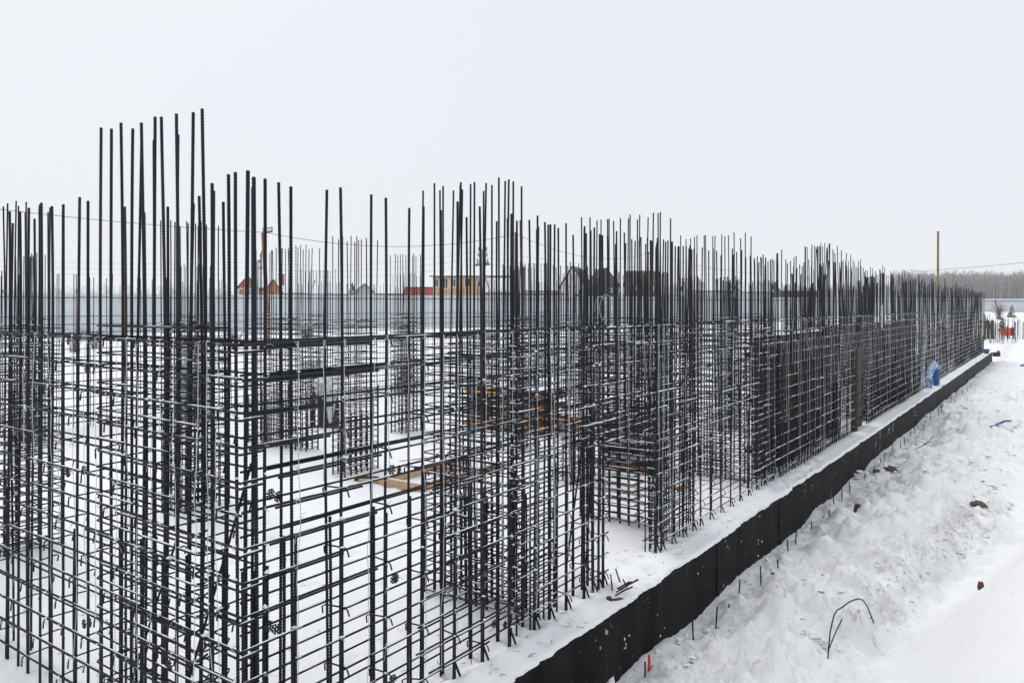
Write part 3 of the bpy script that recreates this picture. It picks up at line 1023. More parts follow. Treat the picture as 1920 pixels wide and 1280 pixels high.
# ------------------------------------------------------------------ formwork and materials on the slab
pm = MB(); pm.box(0, 1.18, 0, .018, 0, 2.55)
PANEL = pm.mesh('sheet', [PLY])
rm = MB(); rm.box(0, .09, 0, .05, 0, 2.5)
RIB = rm.mesh('batten', [DARKW])
wm = MB(); wm.box(0, 1.18, 0, .10, 0, .08)
WALER = wm.mesh('waler', [DARKW])
npan = 0
for i in range(14):
    x = 13.06 + 1.21 * i
    if D0 - 1.0 < x < D1 - .1:
        continue
    npan += 1
    p = tag(empty('plywood_shutter', (x, 4.16 + random.uniform(0, .10), 0)), ordinal(npan) + ' dark plywood formwork panel behind the dense net, counted from the doorway', 'formwork', 'formwork panels behind the long net')
    p.scale.z = random.choice([.95, .97, 1.0])
    put('sheet', PANEL, p, rot=(random.uniform(-.02, .0), 0, random.uniform(-.008, .008)))
    for q in (.02, .54, 1.06):
        put('batten', RIB, p, (q, .03, 0))
    for q in (.5, 1.4, 2.2):
        put('waler', WALER, p, (0, .085, q))
    sm = MB()
    sm.ridge((0, .03, 2.55), (1.18, .03, 2.55), .08, .04)
    tag(sm.build('snow', SNOW_BAR, p), kind='stuff')
# plank at the second doorway
p = tag(empty('door_formwork', (19.40, 3.86, 0)), 'upright wooden doorway formwork plank standing in the long net', 'formwork')
m = MB(); m.box(0, .05, 0, .12, 0, 2.0); m.build('plank', WOOD_OLD, p)
m = MB(); m.box(.052, 1.24, .13, .15, 0, 1.96); m.build('sheet', PLY, p)
for i in range(6):
    m = MB(); m.box(.06, 1.24, .06, .128, .2 + .3 * i, .28 + .3 * i); m.build('batten', DARKW, p)
# boards among the far bars
for x, y, z, w, l, lab, mt in [(20.9, 4.12, 2.5, .5, .85, 'dark plywood offcut sticking up among the bars above the plank', PLY), (26.8, 4.1, 2.6, .16, .75, 'rust brown board upright between the far bars', DARKW), (22.6, 3.87, 2.42, .1, .62, 'white plastic board hung on top of the dense net', TARP), (55.6, 3.8, 1.2, .22, 2.3, 'pale board leaning on the far end of the net', TARP)]:
    o = empty('board', (x, y, z)); tag(o, lab, 'board')
    m = MB(); m.box(0, w, 0, .03, 0, l); m.build('sheet', mt, o)
    m = MB(); m.box(.01, w - .01, -.012, -.001, l * .1, l * .14); m.build('batten', mt, o)

# pine formwork box on the snow
t = tag(empty('formwork_box', (9.05, 8.25, .02)), 'open pine board frame lying on the snow beyond the near net', 'formwork')
for (x0, x1, y0, y1) in [(0, .05, 0, .95), (.06, 2.3, .02, .07), (.06, 2.25, .86, .91), (1.3, 1.35, .08, .85)]:
    m = MB(); m.box(x0, x1, y0, y1, .02, .15); m.build('board', WOOD, t)
m = MB(); m.ridge((.025, 0, .152), (.025, .95, .152), .04, .015); m.ridge((.06, .045, .152), (2.3, .045, .152), .04, .015); m.ridge((.06, .885, .152), (2.25, .885, .152), .04, .015)
tag(m.build('snow', SNOW_BAR, t), kind='stuff')
for i, (x, y, a, l) in enumerate([(8.85, 9.45, .2, .7), (9.0, 9.72, -.3, .45)]):
    m = MB(); m.box(0, l, 0, .12, 0, .1); o = m.build('timber_offcut', [WOOD, DARKW][i], loc=(x, y, .02)); o.rotation_euler = (0, 0, a - .9)
    tag(o, ['pale pine offcut lying beside the open board frame', 'dark square timber end beside the open board frame'][i], 'timber')
for x, y, l, a, lab in [(10.6, 10.2, 1.6, -.35, 'thin pine lath lying on snow right of the free standing column'), (12.6, 7.5, 2.0, -.5, 'thin pine lath lying on snow behind the doorway'), (10.9, 5.6, 1.3, -.6, 'thin pine lath on snow just past the doorway column')]:
    m = MB(); m.box(0, l, 0, .06, 0, .03); m.box(l * .6, l * .75, .07, .1, 0, .02); o = m.build('lath', WOOD, loc=(x, y, .03)); o.rotation_euler = (0, 0, a); tag(o, lab, 'timber')

# stack of beams and panels
t = tag(empty('beam_stack', (14.6, 9.35, .02)), 'stack of orange and yellow formwork beams and panels seen through the bars', 'beam stack')
bm_ = MB(); bm_.box(0, .13, 0, 2.5, 0, .035); BEAM = bm_.mesh('beam', [YELLOW])
bo = MB(); bo.box(0, .6, 0, 2.5, 0, .028); PANO = bo.mesh('panel', [ORANGE])
bw_ = MB(); bw_.box(0, .13, 0, 2.5, 0, .035); PANB = bw_.mesh('beam_brown', [WOOD_OLD])
bx_ = MB(); bx_.box(0, .6, 0, 2.5, 0, .028); PAND = bx_.mesh('panel_dark', [DARKW])
bd = MB(); bd.box(0, .6, 0, .1, 0, .1); BEAR = bd.mesh('bearer', [DARKW])
for lay in range(4):
    z = .0 + lay * .26
    for q in (.2, 1.2, 2.2):
        put('bearer', BEAR, t, (0, q, z))
    for q in range(3):
        put('panel', (PANO, BEAM, PAND)[(lay * 2 + q) % 3], t, (random.uniform(-.05, .05), random.uniform(-.12, .08), z + .102 + q * .034), (0, 0, random.uniform(-.03, .03)))
    for q in range(3):
        put('beam', BEAM if lay == 0 else PANB, t, (.0 + q * .2, random.uniform(-.1, .1), z + .206), (0, 0, random.uniform(-.02, .02)))
m = MB()
for q in range(10):
    m.blob((random.uniform(.05, .6), random.uniform(.1, 2.4), 1.04), .3, .3, .07)
tag(m.build('snow', SNOW_BAR, t), kind='stuff')
m = MB(); m.box(0, 1.3, 0, .09, .0, .2); m.box(0, 1.3, -.03, .12, .2, .24); m.box(0, 1.3, -.03, .12, -.04, 0)
o = m.build('formwork_beam', YELLOW, loc=(15.25, 10.15, .12)); o.rotation_euler = (0, 0, R(-52)); tag(o, 'bright yellow formwork girder lying on snow in front of the stack', 'beam')
# pallet stack behind the doorway
t = tag(empty('panel_stack', (12.35, 5.85, .02)), 'stack of red orange formwork panels with snow between, behind the doorway', 'panel stack')
po = MB(); po.box(0, .7, 0, 1.05, 0, .05); PP = po.mesh('panel', [ORANGE])
pw = MB(); pw.box(0, .68, 0, 1.0, 0, .06); PG = pw.mesh('panel_grey', [TARP])
for q in range(13):
    me = PP if q in (1, 8, 11) else (PG if q % 2 else PANEL)
    if me is PANEL:
        m = MB(); m.box(0, .7, 0, 1.03, 0, .05); me = m.mesh('panel_dark', [DARKW])
    put('panel', me, t, (random.uniform(-.05, .05), random.uniform(-.05, .05), .02 + q * .076), (0, random.uniform(-.01, .01), random.uniform(-.05, .05)))
m = MB()
for q in range(14):
    m.blob((random.uniform(-.02, .7), random.uniform(0, 1.05), random.choice([.25, .55, .8, 1.0])), .16, .2, .04)
tag(m.build('snow', SNOW_BAR, t), kind='stuff')
# red ribbons
def ribbon(name, pts, w, mt, label):
    m = MB()
    n = len(pts)
    vs = []
    for i, p in enumerate(pts):
        a = i * 1.1
        d = Vector((math.cos(a) * .3, .2, math.sin(a) + .6)).normalized() * w * .5
        vs += [tuple(Vector(p) - d), tuple(Vector(p) + d), tuple(Vector(p) + d + Vector((.002, .003, 0))), tuple(Vector(p) - d + Vector((.002, .003, 0)))]
    fs = []
    for i in range(n - 1):
        for j in range(4):
            fs.append((i * 4 + j, i * 4 + (j + 1) % 4, (i + 1) * 4 + (j + 1) % 4, (i + 1) * 4 + j))
    fs += [(3, 2, 1, 0), tuple((n - 1) * 4 + j for j in range(4))]
    m.add(vs, fs)
    o = m.build(name, mt)
    tag(o, label, 'ribbon')
ribbon('warning_ribbon', [(9.95, 4.3, .45), (10.0, 4.27, .47), (10.04, 4.28, .44), (10.09, 4.25, .47), (10.13, 4.27, .43), (10.18, 4.26, .45)], .05, mat('yellow_red_tape', (.75, .30, .01), .45, .4, col2=(.55, .03, .01), scale=22), 'yellow and red tape knotted on the net past the doorway')
ribbon('warning_ribbon', [(12.2 + .12 * i, 5.9 - .04 * i, .75 + .11 * i + .02 * math.sin(i * 2)) for i in range(12)], .05, REDP, 'red warning ribbon slanting up through the column bars')
# grey draped drum
t = tag(empty('draped_drum', (12.66, 14.59, .02)), 'grey tarp draped over a drum and boards between the cages', 'draped drum')
m = MB(); m.tube([(0, 0, 0), (0, 0, .3), (0, 0, .95)], .24, 12); m.build('drum', mat('dark_drum', (.02, .018, .016), .6), t)
m = MB(); m.box(-.42, -.34, -.15, .1, 0, .9); m.build('board', WOOD_OLD, t)
t.rotation_euler = (0, 0, R(YAW - 90))
vs = []; fs = []
NU, NV = 26, 16
for i in range(NV + 1):
    v = i / NV
    for j in range(NU + 1):
        u = j / NU
        ln = .30 + .82 * math.exp(-((u - .62) / .22) ** 2) + .12 * math.sin(u * 9)
        f = min(1, v * 3.2)
        zt = 1.20 + .06 * math.sin(u * 5 + .5) - .10 * (u - .4) ** 2
        z = zt - v * ln
        y = .22 - .50 * math.sin(f * 1.571) + .035 * math.sin(u * 21 + v * 3) * (.3 + v) + .02 * math.sin(u * 43 - v * 7)
        x = -.34 + .68 * (u - .0) + .10 * v * (.55 - u) * 2 + .02 * math.sin(v * 11 + u * 6)
        vs.append((x, y, z + .02 * math.sin(u * 31 + v * 13)))
for i in range(NV):
    for j in range(NU):
        q = i * (NU + 1) + j
        fs.append((q, q + 1, q + NU + 2, q + NU + 1))
m = MB(); m.add(vs, fs); o = m.build('tarp', TARP, t, smooth=True)
md = o.modifiers.new('thick', 'SOLIDIFY'); md.thickness = .012

# ------------------------------------------------------------------ broken snow lumps beside the slab, snow stuck on its face
def snow_lumps():
    rl = random.Random(21)
    m = MB()
    for _ in range(2600):
        x = 4.6 + 34 * rl.random() ** 1.9
        t_ = float(toe(x))
        y = rl.uniform(t_ - .1, 3.42)
        r = rl.choice([.01, .012, .015, .02, .025, .03, .04, .06]) * rl.uniform(.8, 1.3) * (1.6 if x > 15 else 1)
        z = gz(x, y) + r * rl.uniform(-.1, .35)
        vs = []
        for k, (zz_, q) in enumerate(((-.7, .6), (0.05, 1.0), (.6, .65))):
            a0 = rl.uniform(0, 6)
            for j in range(5):
                a = a0 + 6.283 * j / 5
                g = q * rl.uniform(.65, 1.25) * r
                vs.append((x + g * math.cos(a), y + g * math.sin(a), z + r * (zz_ + rl.uniform(-.2, .2))))
        fs = [tuple(range(4, -1, -1)), (10, 11, 12, 13, 14)]
        for k in range(2):
            for j in range(5):
                fs.append((k * 5 + j, k * 5 + (j + 1) % 5, k * 5 + 5 + (j + 1) % 5, k * 5 + 5 + j))
        m.add(vs, fs)
    o = m.build('snow_lumps', SNOW)
    tag(o, 'broken snow lumps strewn over the churned strip beside the slab', 'snow', kind='stuff')
    m = MB()
    for cl in range(20):
        cx = 5.2 + 26 * rl.random() ** 1.6; cz = rl.choice([-.08, -.12, -.2, -.35, -.5]) * rl.uniform(.7, 1.3)
        for _ in range(rl.randint(1, 6)):
            x = cx + rl.gauss(0, .07); z = cz + rl.gauss(0, .08)
            z = max(-.6, min(-.015, z))
            w = rl.uniform(.003, .010); h = w * rl.uniform(.8, 3.0)
            p = (x, SY0 - .004, z)
            vs = [(x, SY0 - .012, z)]
            for j in range(6):
                a = 6.283 * j / 6
                vs.append((x + w * rl.uniform(.6, 1.2) * math.cos(a), SY0 + .001, z + h * rl.uniform(.6, 1.2) * math.sin(a)))
            m.add([(a_ - SX0, b_ - SY0, c_ + .9) for a_, b_, c_ in vs], [(0, j + 1, (j + 1) % 6 + 1) for j in range(6)])
    tag(m.build('stuck_snow', SNOW_BAR, slab), kind='stuff')
snow_lumps()
def litter():
    rl = random.Random(31)
    m = MB()
    for _ in range(420):
        x = 3.2 + 15 * rl.random() ** 1.5; y = rl.choice([rl.uniform(3.58, 4.3), rl.uniform(3.6, 9)])
        a = rl.uniform(0, 6.28); L = rl.uniform(.02, .10)
        z = .052 + rl.uniform(0, .01)
        p = Vector((x, y, z)); d = Vector((math.cos(a), math.sin(a), rl.uniform(-.05, .12))) * L
        m.tube([p, p + d * .5 + Vector((-d.y, d.x, 0)) * rl.uniform(-.3, .3), p + d], rl.choice([.0015, .002, .003]), 3)
    o = m.build('wire_litter', STEEL)
    tag(o, 'tiny cut wire ends scattered on the snow covered slab', 'litter', kind='stuff')
litter()

# ------------------------------------------------------------------ small things on the slab edge
t = tag(empty('blue_bag', (30.6, 3.72, .03)), 'blue and white big bag slumped against the far net', 'bag')
m = MB()
arch = [(1.35 - 1.5 * math.cos(a) if a < 1.6 else 1.35 + 1.25 * math.sin(a - 1.6), .03 * math.sin(a * 4), .92 * math.sin(min(a, 1.57)) ** .7 if a < 1.6 else .92 - .25 * (a - 1.6)) for a in np.linspace(.05, 2.6, 18)]
m.tube(arch, .07, 7, r2=.09); m.tube([(p[0] + .06, p[1] - .07, p[2] * .9) for p in arch[:11]], .05, 6); m.build('bag_sling', mat('blue_white_fabric', (.66, .70, .76), .6, .2, col2=(.02, .14, .45), scale=4.5), t, smooth=True)
m = MB(); m.box(1.75, 2.1, -.05, .08, 0, .70); m.box(2.2, 2.6, -.04, .07, 0, .66); m.box(1.8, 1.9, -.08, -.051, .05, .62); m.box(2.3, 2.4, -.07, -.041, .05, .6); m.build('bag_body', BLUE, t)
m = MB(); m.tube([(0, 0, 0), (0, 0, .2), (0, 0, .30)], .13, 14, r2=.19); m.tube([(.19 * math.cos(a), .19 * math.sin(a), .30) for a in np.linspace(0, 6.283, 15)[:-1]], .018, 5, closed=True)
o = m.build('bucket', BLUE, loc=(56.3, 3.66, .03), smooth=False); tag(o, 'blue tub standing on the far end of the slab', 'tub')
# scrap of cut bars and wood on the slab edge
for i in range(9):
    a = random.uniform(.3, 1.2)
    o = put('bar_offcut', bar_mesh(random.uniform(.1, .28), .016, False, STEEL), None, (6.92 + random.uniform(0, .3), 3.70 + random.uniform(-.06, .06), .05 + random.uniform(0, .05)), (R(random.uniform(55, 88)), 0, a + random.choice([0, 1.4])))
    tag(o, 'short rebar offcut in the snowy heap at the doorway edge', 'rebar offcut', 'rebar offcuts at the doorway')
m = MB(); m.box(0, .26, 0, .04, 0, .03); m.box(.0, .05, .041, .06, 0, .05); o = m.build('wood_offcut', WOOD_OLD, loc=(6.80, 3.66, .03)); o.rotation_euler = (0, R(4), -.5); tag(o, 'brown wood offcut lying on the slab edge by the doorway', 'timber')

# ------------------------------------------------------------------ stakes and litter in the snow beside the slab
xs_st = [6.85, 8.35, 8.0, 8.9, 9.5, 10.1, 10.8, 11.5, 12.1, 12.9, 13.6, 14.4, 15.1, 15.9, 16.9, 17.8, 18.6, 19.5, 20.3, 21.2, 22.1, 23.0, 23.9, 24.9, 25.9, 27.0, 28.1, 29.2, 30.4, 31.6, 33, 34.4, 36, 37.8, 40]
xs_st.sort()
for i, x in enumerate(xs_st):
    y = 3.22 + random.uniform(-.08, .08)
    z = gz(x, y)
    h = random.uniform(.12, .26)
    o = put('stake', bar_mesh(h + .12, .018, False, STEEL), None, (x, y, z - .10), (random.gauss(0, .05), random.gauss(0, .06), 0))
    tag(o, ordinal(i + 1) + ' dark stake along the black slab edge, counted from the bottom of the photo', 'stake', 'stakes along the slab foot')
for x, y, L, rx, rz, lab in [(20.2, 2.9, .6, 58, 20, 'longer bar leaning out of the snow beside the slab'), (21.3, 2.85, .55, 52, 40, 'second bar leaning out of the snow beside the slab'), (8.55, 2.95, .22, 86, 60, 'small bar lying on churned snow near the slab foot'), (10.46, 2.38, .14, 86, 170, 'short black rod lying above the wire loop')]:
    o = put('rod', bar_mesh(L, .016, False, STEEL), None, (x, y, gz(x, y) + .02), (R(rx), 0, R(rz))); tag(o, lab, 'rod')

def chunk(name, loc, sx, sy, sz, mt, label, cat, rz=0., seed=0):
    rnd = random.Random(seed)
    m = MB()
    vs = []
    for k, z in enumerate((0, .5, 1)):
        for j in range(7):
            a = 2 * math.pi * j / 7
            q = (1, 1.05, .8)[k] * rnd.uniform(.8, 1.15)
            vs.append((sx * q * math.cos(a), sy * q * math.sin(a), sz * (z + rnd.uniform(-.1, .1))))
    fs = []
    for k in range(2):
        for j in range(7):
            fs.append((k * 7 + j, k * 7 + (j + 1) % 7, (k + 1) * 7 + (j + 1) % 7, (k + 1) * 7 + j))
    fs += [tuple(range(6, -1, -1)), tuple(range(14, 21))]
    m.add(vs, fs)
    o = m.build(name, mt, loc=(loc[0], loc[1], gz(*loc[:2]) + (loc[2] if len(loc) > 2 else -.02)))
    o.rotation_euler = (0, 0, rz)
    tag(o, label, cat)
    return o
EARTH = mat('frozen_earth', (.17, .13, .10), .9, .1, var=.6, scale=18, bump=.8, bscale=30)
MUDBRICK = mat('muddy_brick', (.20, .085, .055), .9, .1, var=.6, scale=24)
chunk('brick_piece', (10.6, 3.18, .0), .07, .03, .03, MUDBRICK, 'flat brick splinter beside the stakes at the slab foot', 'brick', .6, 1)
chunk('brick_piece', (10.1, 3.02, .0), .045, .035, .04, MUDBRICK, 'small rusty brick crumb among the stakes', 'brick', .2, 2)
chunk('brick_piece', (13.9, 2.75, .0), .04, .07, .14, MUDBRICK, 'upright red brick piece in the white lumps', 'brick', .3, 3)
chunk('wood_stump', (14.95, 1.6, .03), .16, .04, .06, mat('bark', (.12, .07, .05), .9, .1, var=.5, scale=14), 'reddish brown stick of bark on the snow track', 'wood', -.75, 4)
chunk('earth_clod', (14.4, 1.38, -.03), .24, .14, .08, EARTH, 'frozen grey earth clod beside the brown stick', 'clod', .2, 5)
chunk('earth_clod', (15.3, 1.15, -.03), .20, .12, .07, EARTH, 'second grey earth clod farther up the track', 'clod', .8, 6)
chunk('earth_clod', (18.4, 3.0, -.04), .34, .16, .10, EARTH, 'dirty lump of soil against the slab foot', 'clod', .5, 7)
chunk('earth_clod', (17.8, 3.15, -.02), .12, .08, .09, EARTH, 'small dark soil lump under the slab joint', 'clod', .1, 8)
chunk('brick_piece', (15.6, 2.2, .0), .07, .03, .03, MUDBRICK, 'small red brown brick bit up the slope', 'brick', .1, 9)
chunk('brick_piece', (10.2, .72, .0), .035, .03, .09, MUDBRICK, 'brown brick corner poking from the smooth bank', 'brick', .1, 10)
chunk('earth_clod', (17.3, 1.2, .0), .12, .05, .05, EARTH, 'dark clod on the right side of the slope', 'clod', .1, 11)
chunk('earth_clod', (17.0, 1.58, .0), .05, .04, .04, EARTH, 'tiny dark clod left of a larger one up the slope', 'clod', .9, 12)
chunk('earth_clod', (18.1, .86, .0), .10, .06, .05, MUDBRICK, 'reddish clod at the right edge below the hose', 'clod', .9, 13)
chunk('earth_clod', (22.2, 2.1, .0), .09, .05, .05, EARTH, 'dark clod in the far churned snow', 'clod', .9, 14)
m = MB(); m.box(0, .20, 0, .025, 0, .02); m.box(.05, .18, .026, .045, .0, .012)
o = m.build('wood_splinter', WOOD, loc=(7.67, 2.35, gz(7.67, 2.35) + .06)); o.rotation_euler = (0, R(8), -.4); tag(o, 'yellow wood splinter on snow right of the slab', 'timber')
m = MB(); m.tube([(0, 0, 0), (.03, .01, .02), (.11, .05, .09)], .014, 5); m.tube([(-.03, -.01, 0), (.09, .0, .005)], .008, 5)
o = m.build('red_tool_handle', mat('red_plastic', (.62, .02, .012), .4, .4), loc=(6.95, 3.30, gz(6.95, 3.30) + .03)); tag(o, 'red plastic strip by the stake at the bottom edge', 'plastic strip')
# bent wire loop
def wz(x, y, h): return (x, y, gz(x, y) + h)
m = MB()
p0 = Vector((8.19, 1.9, 0)); p1 = Vector((9.28, 1.68, 0))
pts = []
for i in range(15):
    f = i / 14
    q = p0.lerp(p1, f)
    h = .42 * math.sin(math.pi * min(1, f * 1.05)) ** .75 + .10 * math.exp(-((f - .72) / .18) ** 2)
    pts.append((q.x, q.y + .05 * math.sin(f * 5), gz(q.x, q.y) + h + .02))
m.tube(pts, .007, 5)
m.tube([pts[0], (8.08, 1.88, gz(8.08, 1.88) + .0)], .007, 5)
m.tube([pts[0], (8.35, 1.88, pts[0][2] + .10), (8.65, 1.87, pts[0][2] + .17)], .006, 5)
m.tube([pts[-1], (9.36, 1.62, pts[-1][2] - .02), (9.45, 1.58, gz(9.45, 1.58) + .01)], .007, 5)
m.tube([pts[-3], (9.12, 1.72, pts[-3][2] - .08), (9.08, 1.73, pts[-3][2] - .20)], .006, 5)
o = m.build('wire_loop', STEEL); tag(o, 'bent dark wire loop sticking out of the snow at lower right', 'wire')
m = MB(); m.tube([(9.3 + .25 * math.cos(a), 1.6 + .2 * math.sin(a), gz(9.3, 1.6) + .05 + .14 * math.sin(a * .5)) for a in np.linspace(0, 5.2, 14)], .0025, 4)
o = m.build('thin_wire', WIRE); tag(o, 'thin pale wire ring behind the dark wire loop', 'wire')
# blue hose, blue cloth at the right edge
m = MB(); m.tube([(x, 1.52 - .5 * (x - 25.4) + .03 * math.sin(x * 3), gz(x, 1.52 - .5 * (x - 25.4)) + .05 + .08 * math.sin((x - 25.4) * 1.1)) for x in np.linspace(25.4, 27.6, 16)], .03, 6)
o = m.build('hose', BLUE); tag(o, 'blue hose lying on the snow at the right edge', 'hose')
chunk('blue_cloth', (53.5, 1.65, .0), .22, .16, .16, BLUE, 'crumpled blue cloth by the right edge beyond the hose', 'cloth', .3, 20)
chunk('orange_rag', (54.6, 1.5, .05), .22, .16, .22, mat('brown_rag', (.28, .12, .06), .9), 'brown rag on top of the blue cloth', 'cloth', .3, 21)

# ------------------------------------------------------------------ far end beyond the slab
o = put('pipe', bar_mesh(9.0, .07, False, WOOD_OLD), None, (59.2, 3.3, .0), (R(90), 0, R(-112))); tag(o, 'grey pole lying across the slab end towards the right edge', 'pole')
t = tag(empty('slab_end_board', (59.05, 3.4, -.3)), 'dark board end at the corner of the slab', 'board')
m = MB(); m.box(0, .8, -.3, .1, .05, .28); m.build('sheet', PLY, t)
m = MB(); m.box(.4, .7, -.28, -.12, .282, .40); m.build('red_rag', REDP, t)
fy = empty('starter_bars', (74, 2, -.2)); tag(fy, 'short rusty starter bars sticking out of the snow beyond the slab', 'rebar cage')
for i in range(90):
    x = 76 + 16 * random.random(); y = random.uniform(.8, 6.0)
    z = gz(x, y)
    put('starter_bar', bar_mesh(random.uniform(1.6, 2.3), .04, False, RUSTY if i % 3 else STEEL), fy, (x - 74, y - 2, z + .2 - .4), (random.gauss(0, .02), random.gauss(0, .02), 0))
for i, (x, y) in enumerate([(80, 5.4), (81, 5.2), (81.5, 4.9), (84, 1.6), (84.5, 1.3)]):
    m = MB(); m.box(0, .22, 0, .1, 0, 1.7); put('shutter', m.mesh('shutter', [PLY]), fy, (x - 74, y - 2, gz(x, y) + .3), (0, 0, R(-55)))
t = tag(empty('red_cabinet', (86.0, 3.75, gz(86.0, 3.75)), R(YAW - 90)), 'red site cabinet on legs beyond the slab end', 'cabinet')
m = MB(); m.box(-.5, .12, 0, .5, .3, 1.05); m.build('cabinet_side', mat('bright_red', (.75, .075, .015), .45, .35), t)
m = MB(); m.box(.122, .50, 0, .5, .3, 1.05); m.build('cabinet_door', mat('dark_red', (.30, .02, .012), .5), t)
for x in (-.45, .05, .42):
    m = MB(); m.box(x, x + .05, .05, .1, 0, .3); m.build('leg', STEEL, t)
m = MB(); m.box(.22, .30, -.02, -.001, .28, 1.1); m.build('strap', STEEL, t)
m = MB(); m.tube([(85.5, 3.85, gz(85, 4)), (85.1, 4.85, gz(85, 4) + 3.6)], .045, 6); m.tube([(85.1, 4.85, gz(85, 4) + 3.6), (85.1, 4.86, gz(85, 4) + 3.66)], .055, 6)
o = m.build('leaning_pole', WOOD_OLD); o.data.transform(Matrix.Translation((0, 0, 0))); tag(o, 'thin pole leaning to the left above the red cabinet', 'pole')
for dx, lab in [(62, 'thin mast rising in front of the right hand fence'), (66, 'second thin mast at the right edge')]:
    pass

# ------------------------------------------------------------------ sheet fence
SHEET = mat('galvanised_sheet', (0.66, 0.70, 0.72), 0.55, 0.3, col2=(0.58, 0.63, 0.66), scale=1.2, objvar=0.06)
RAILM = mat('fence_rail', (0.11, 0.10, 0.10), 0.7, 0.2, col2=(.20, .12, .08), scale=2)
FH = 3.25
PWD = 2.4
pm = MB()
vs = []; fs = []
nr = 12
prof = []
for i in range(nr):
    a = PWD * i / nr; s = PWD / nr
    prof += [(a, 0), (a + s * .45, 0), (a + s * .55, .035), (a + s * .92, .035)]
prof.append((PWD - .004, 0))
for (a, b) in prof:
    vs += [(a, b, 0), (a, b, FH)]
for i in range(len(prof) - 1):
    fs.append((i * 2, i * 2 + 2, i * 2 + 3, i * 2 + 1))
pm.add(vs, fs)
SHEETM = pm.mesh('sheet', [SHEET])
fence = tag(empty('sheet_fence', (FA.x, FA.y, 0), math.atan2(FD.y, FD.x)), 'tall pale blue grey corrugated sheet fence behind the whole site', 'fence')
flen = (FB - FA).length
nseg = int(flen / PWD)
posm = MB(); posm.box(-.04, .04, .04, .12, 0, FH + .3); POSTM = posm.mesh('post', [RAILM])
tr = MB(); tr.box(0, PWD - .01, -.045, -.004, 0, .06); RAILMESH = tr.mesh('rail', [RAILM])
for i in range(nseg):
    q = FA + FD * (PWD * i)
    zt = 4.02 + random.uniform(-.02, .02)
    put('sheet', SHEETM, fence, (PWD * i, 0, zt - FH))
    put('rail', RAILMESH, fence, (PWD * i, 0, zt - .34))
    if i % 2 == 0:
        put('post', POSTM, fence, (PWD * i, 0, zt - FH - .1))

# ------------------------------------------------------------------ poles and wires
def pole(name, x, y, z1, r0, r1, mt, label, z0=None, lean=(0, 0)):
    z0 = gz(x, y) - .2 if z0 is None else z0
    t = tag(empty(name, (x, y, z0)), label, 'pole')
    m = MB(); m.tube([(0, 0, 0), (lean[0] * .5, lean[1] * .5, (z1 - z0) * .5), (lean[0], lean[1], z1 - z0)], r0, 8, r2=r1)
    m.build('pole', mt, t)
    return t, z1 - z0
RUSTP = mat('rusty_pipe', (.42, .17, .055), .85, .15, col2=(.16, .065, .03), scale=14, bump=.6, bscale=30)
CONC = mat('concrete_pole', (.42, .41, .39), .85, .15, var=.2, scale=3)
t, h = pole('lamp_pole', 28.93, 38.63, 7.42, .11, .125, RUSTP, 'rusty brown pole carrying a flat floodlight', lean=(-.35, .1))
m = MB(); m.box(-.14, .44, -.05, .03, 0, .34, M=Matrix.Translation((-.3, 0, h)) @ Matrix.Rotation(R(YAW - 90), 4, 'Z') @ Matrix.Rotation(R(-28), 4, 'X') @ Matrix.Rotation(R(-8), 4, 'Y'))
fl = m.build('floodlight', mat('lamp_housing', (.02, .022, .025), .5), t)
m = MB(); m.box(-.10, .40, -.058, -.051, .04, .30, M=Matrix.Translation((-.3, 0, h)) @ Matrix.Rotation(R(YAW - 90), 4, 'Z') @ Matrix.Rotation(R(-28), 4, 'X') @ Matrix.Rotation(R(-8), 4, 'Y'))
m.build('lamp_glass', mat('lamp_glass', (.62, .64, .68), .3, .5), fl)
t, h = pole('utility_pole', 42.48, 30.0, 8.05, .16, .12, mat('dark_wood_pole', (.14, .10, .075), .85, .15, var=.4, scale=6), 'dark wooden pole with small brackets where the cable is tied')
m = MB(); m.tube([(0, 0, h), (.0, 0, h + .22)], .04, 6); m.tube([(.1 * math.cos(a) + .25, -.3, h - .35 + .16 * math.sin(a)) for a in np.linspace(0, 6.28, 10)], .015, 4); m.build('bracket', STEEL, t)
t, h = pole('utility_pole', 68.78, 32.75, 8.4, .14, .1, mat('grey_wood_pole', (.16, .14, .12), .85), 'thin dark pole right of the brown roofed houses carrying the cable end')
m = MB(); m.tube([(-.4, 0, h - .15), (.4, -.3, h - .15)], .04, 5); m.build('cross_arm', STEEL, t)
t, h = pole('utility_pole', 52.71 * 1.2, 72.44 * 1.2, 9.0, .19, .15, CONC, 'pale concrete pole with a cross arm before the red gables', z0=1.0)
def arms(t, levels, width, mt=STEEL):
    ri = Vector((math.sin(R(YAW)), -math.cos(R(YAW)), 0))
    for z, w in levels:
        m = MB(); m.tube([tuple(ri * -w + Vector((0, 0, z))), tuple(ri * w + Vector((0, 0, z)))], .05, 5); m.build('cross_arm', mt, t)
        for s in (-.9, -.5, .5, .9):
            q = ri * (w * s) + Vector((0, 0, z))
            m = MB(); m.tube([q, q + Vector((0, 0, .12)), q + Vector((0, 0, .34))], .05, 6, r2=.085); m.build('insulator', mat('insulator', (.12, .12, .13), .3, .5) if 'insulator' not in bpy.data.materials else bpy.data.materials['insulator'], t)
arms(t, [(h - .1, .28), (h - .9, .62)], 1)
t, h = pole('utility_pole', 63.3, 49.01, 9.0, .17, .12, CONC, 'concrete pole with insulator brackets and slanted stays before the yellow house', z0=.8)
arms(t, [(h - .1, .45), (h - .7, .5), (h - 1.35, .6)], 1)
for s in (-1, 1):
    m = MB(); m.tube([(0, 0, h - 1.7), (s * math.sin(R(YAW)) * 1.5, -s * math.cos(R(YAW)) * 1.5, 1.0)], .09, 6); m.build('stay', CONC, t)
m = MB()
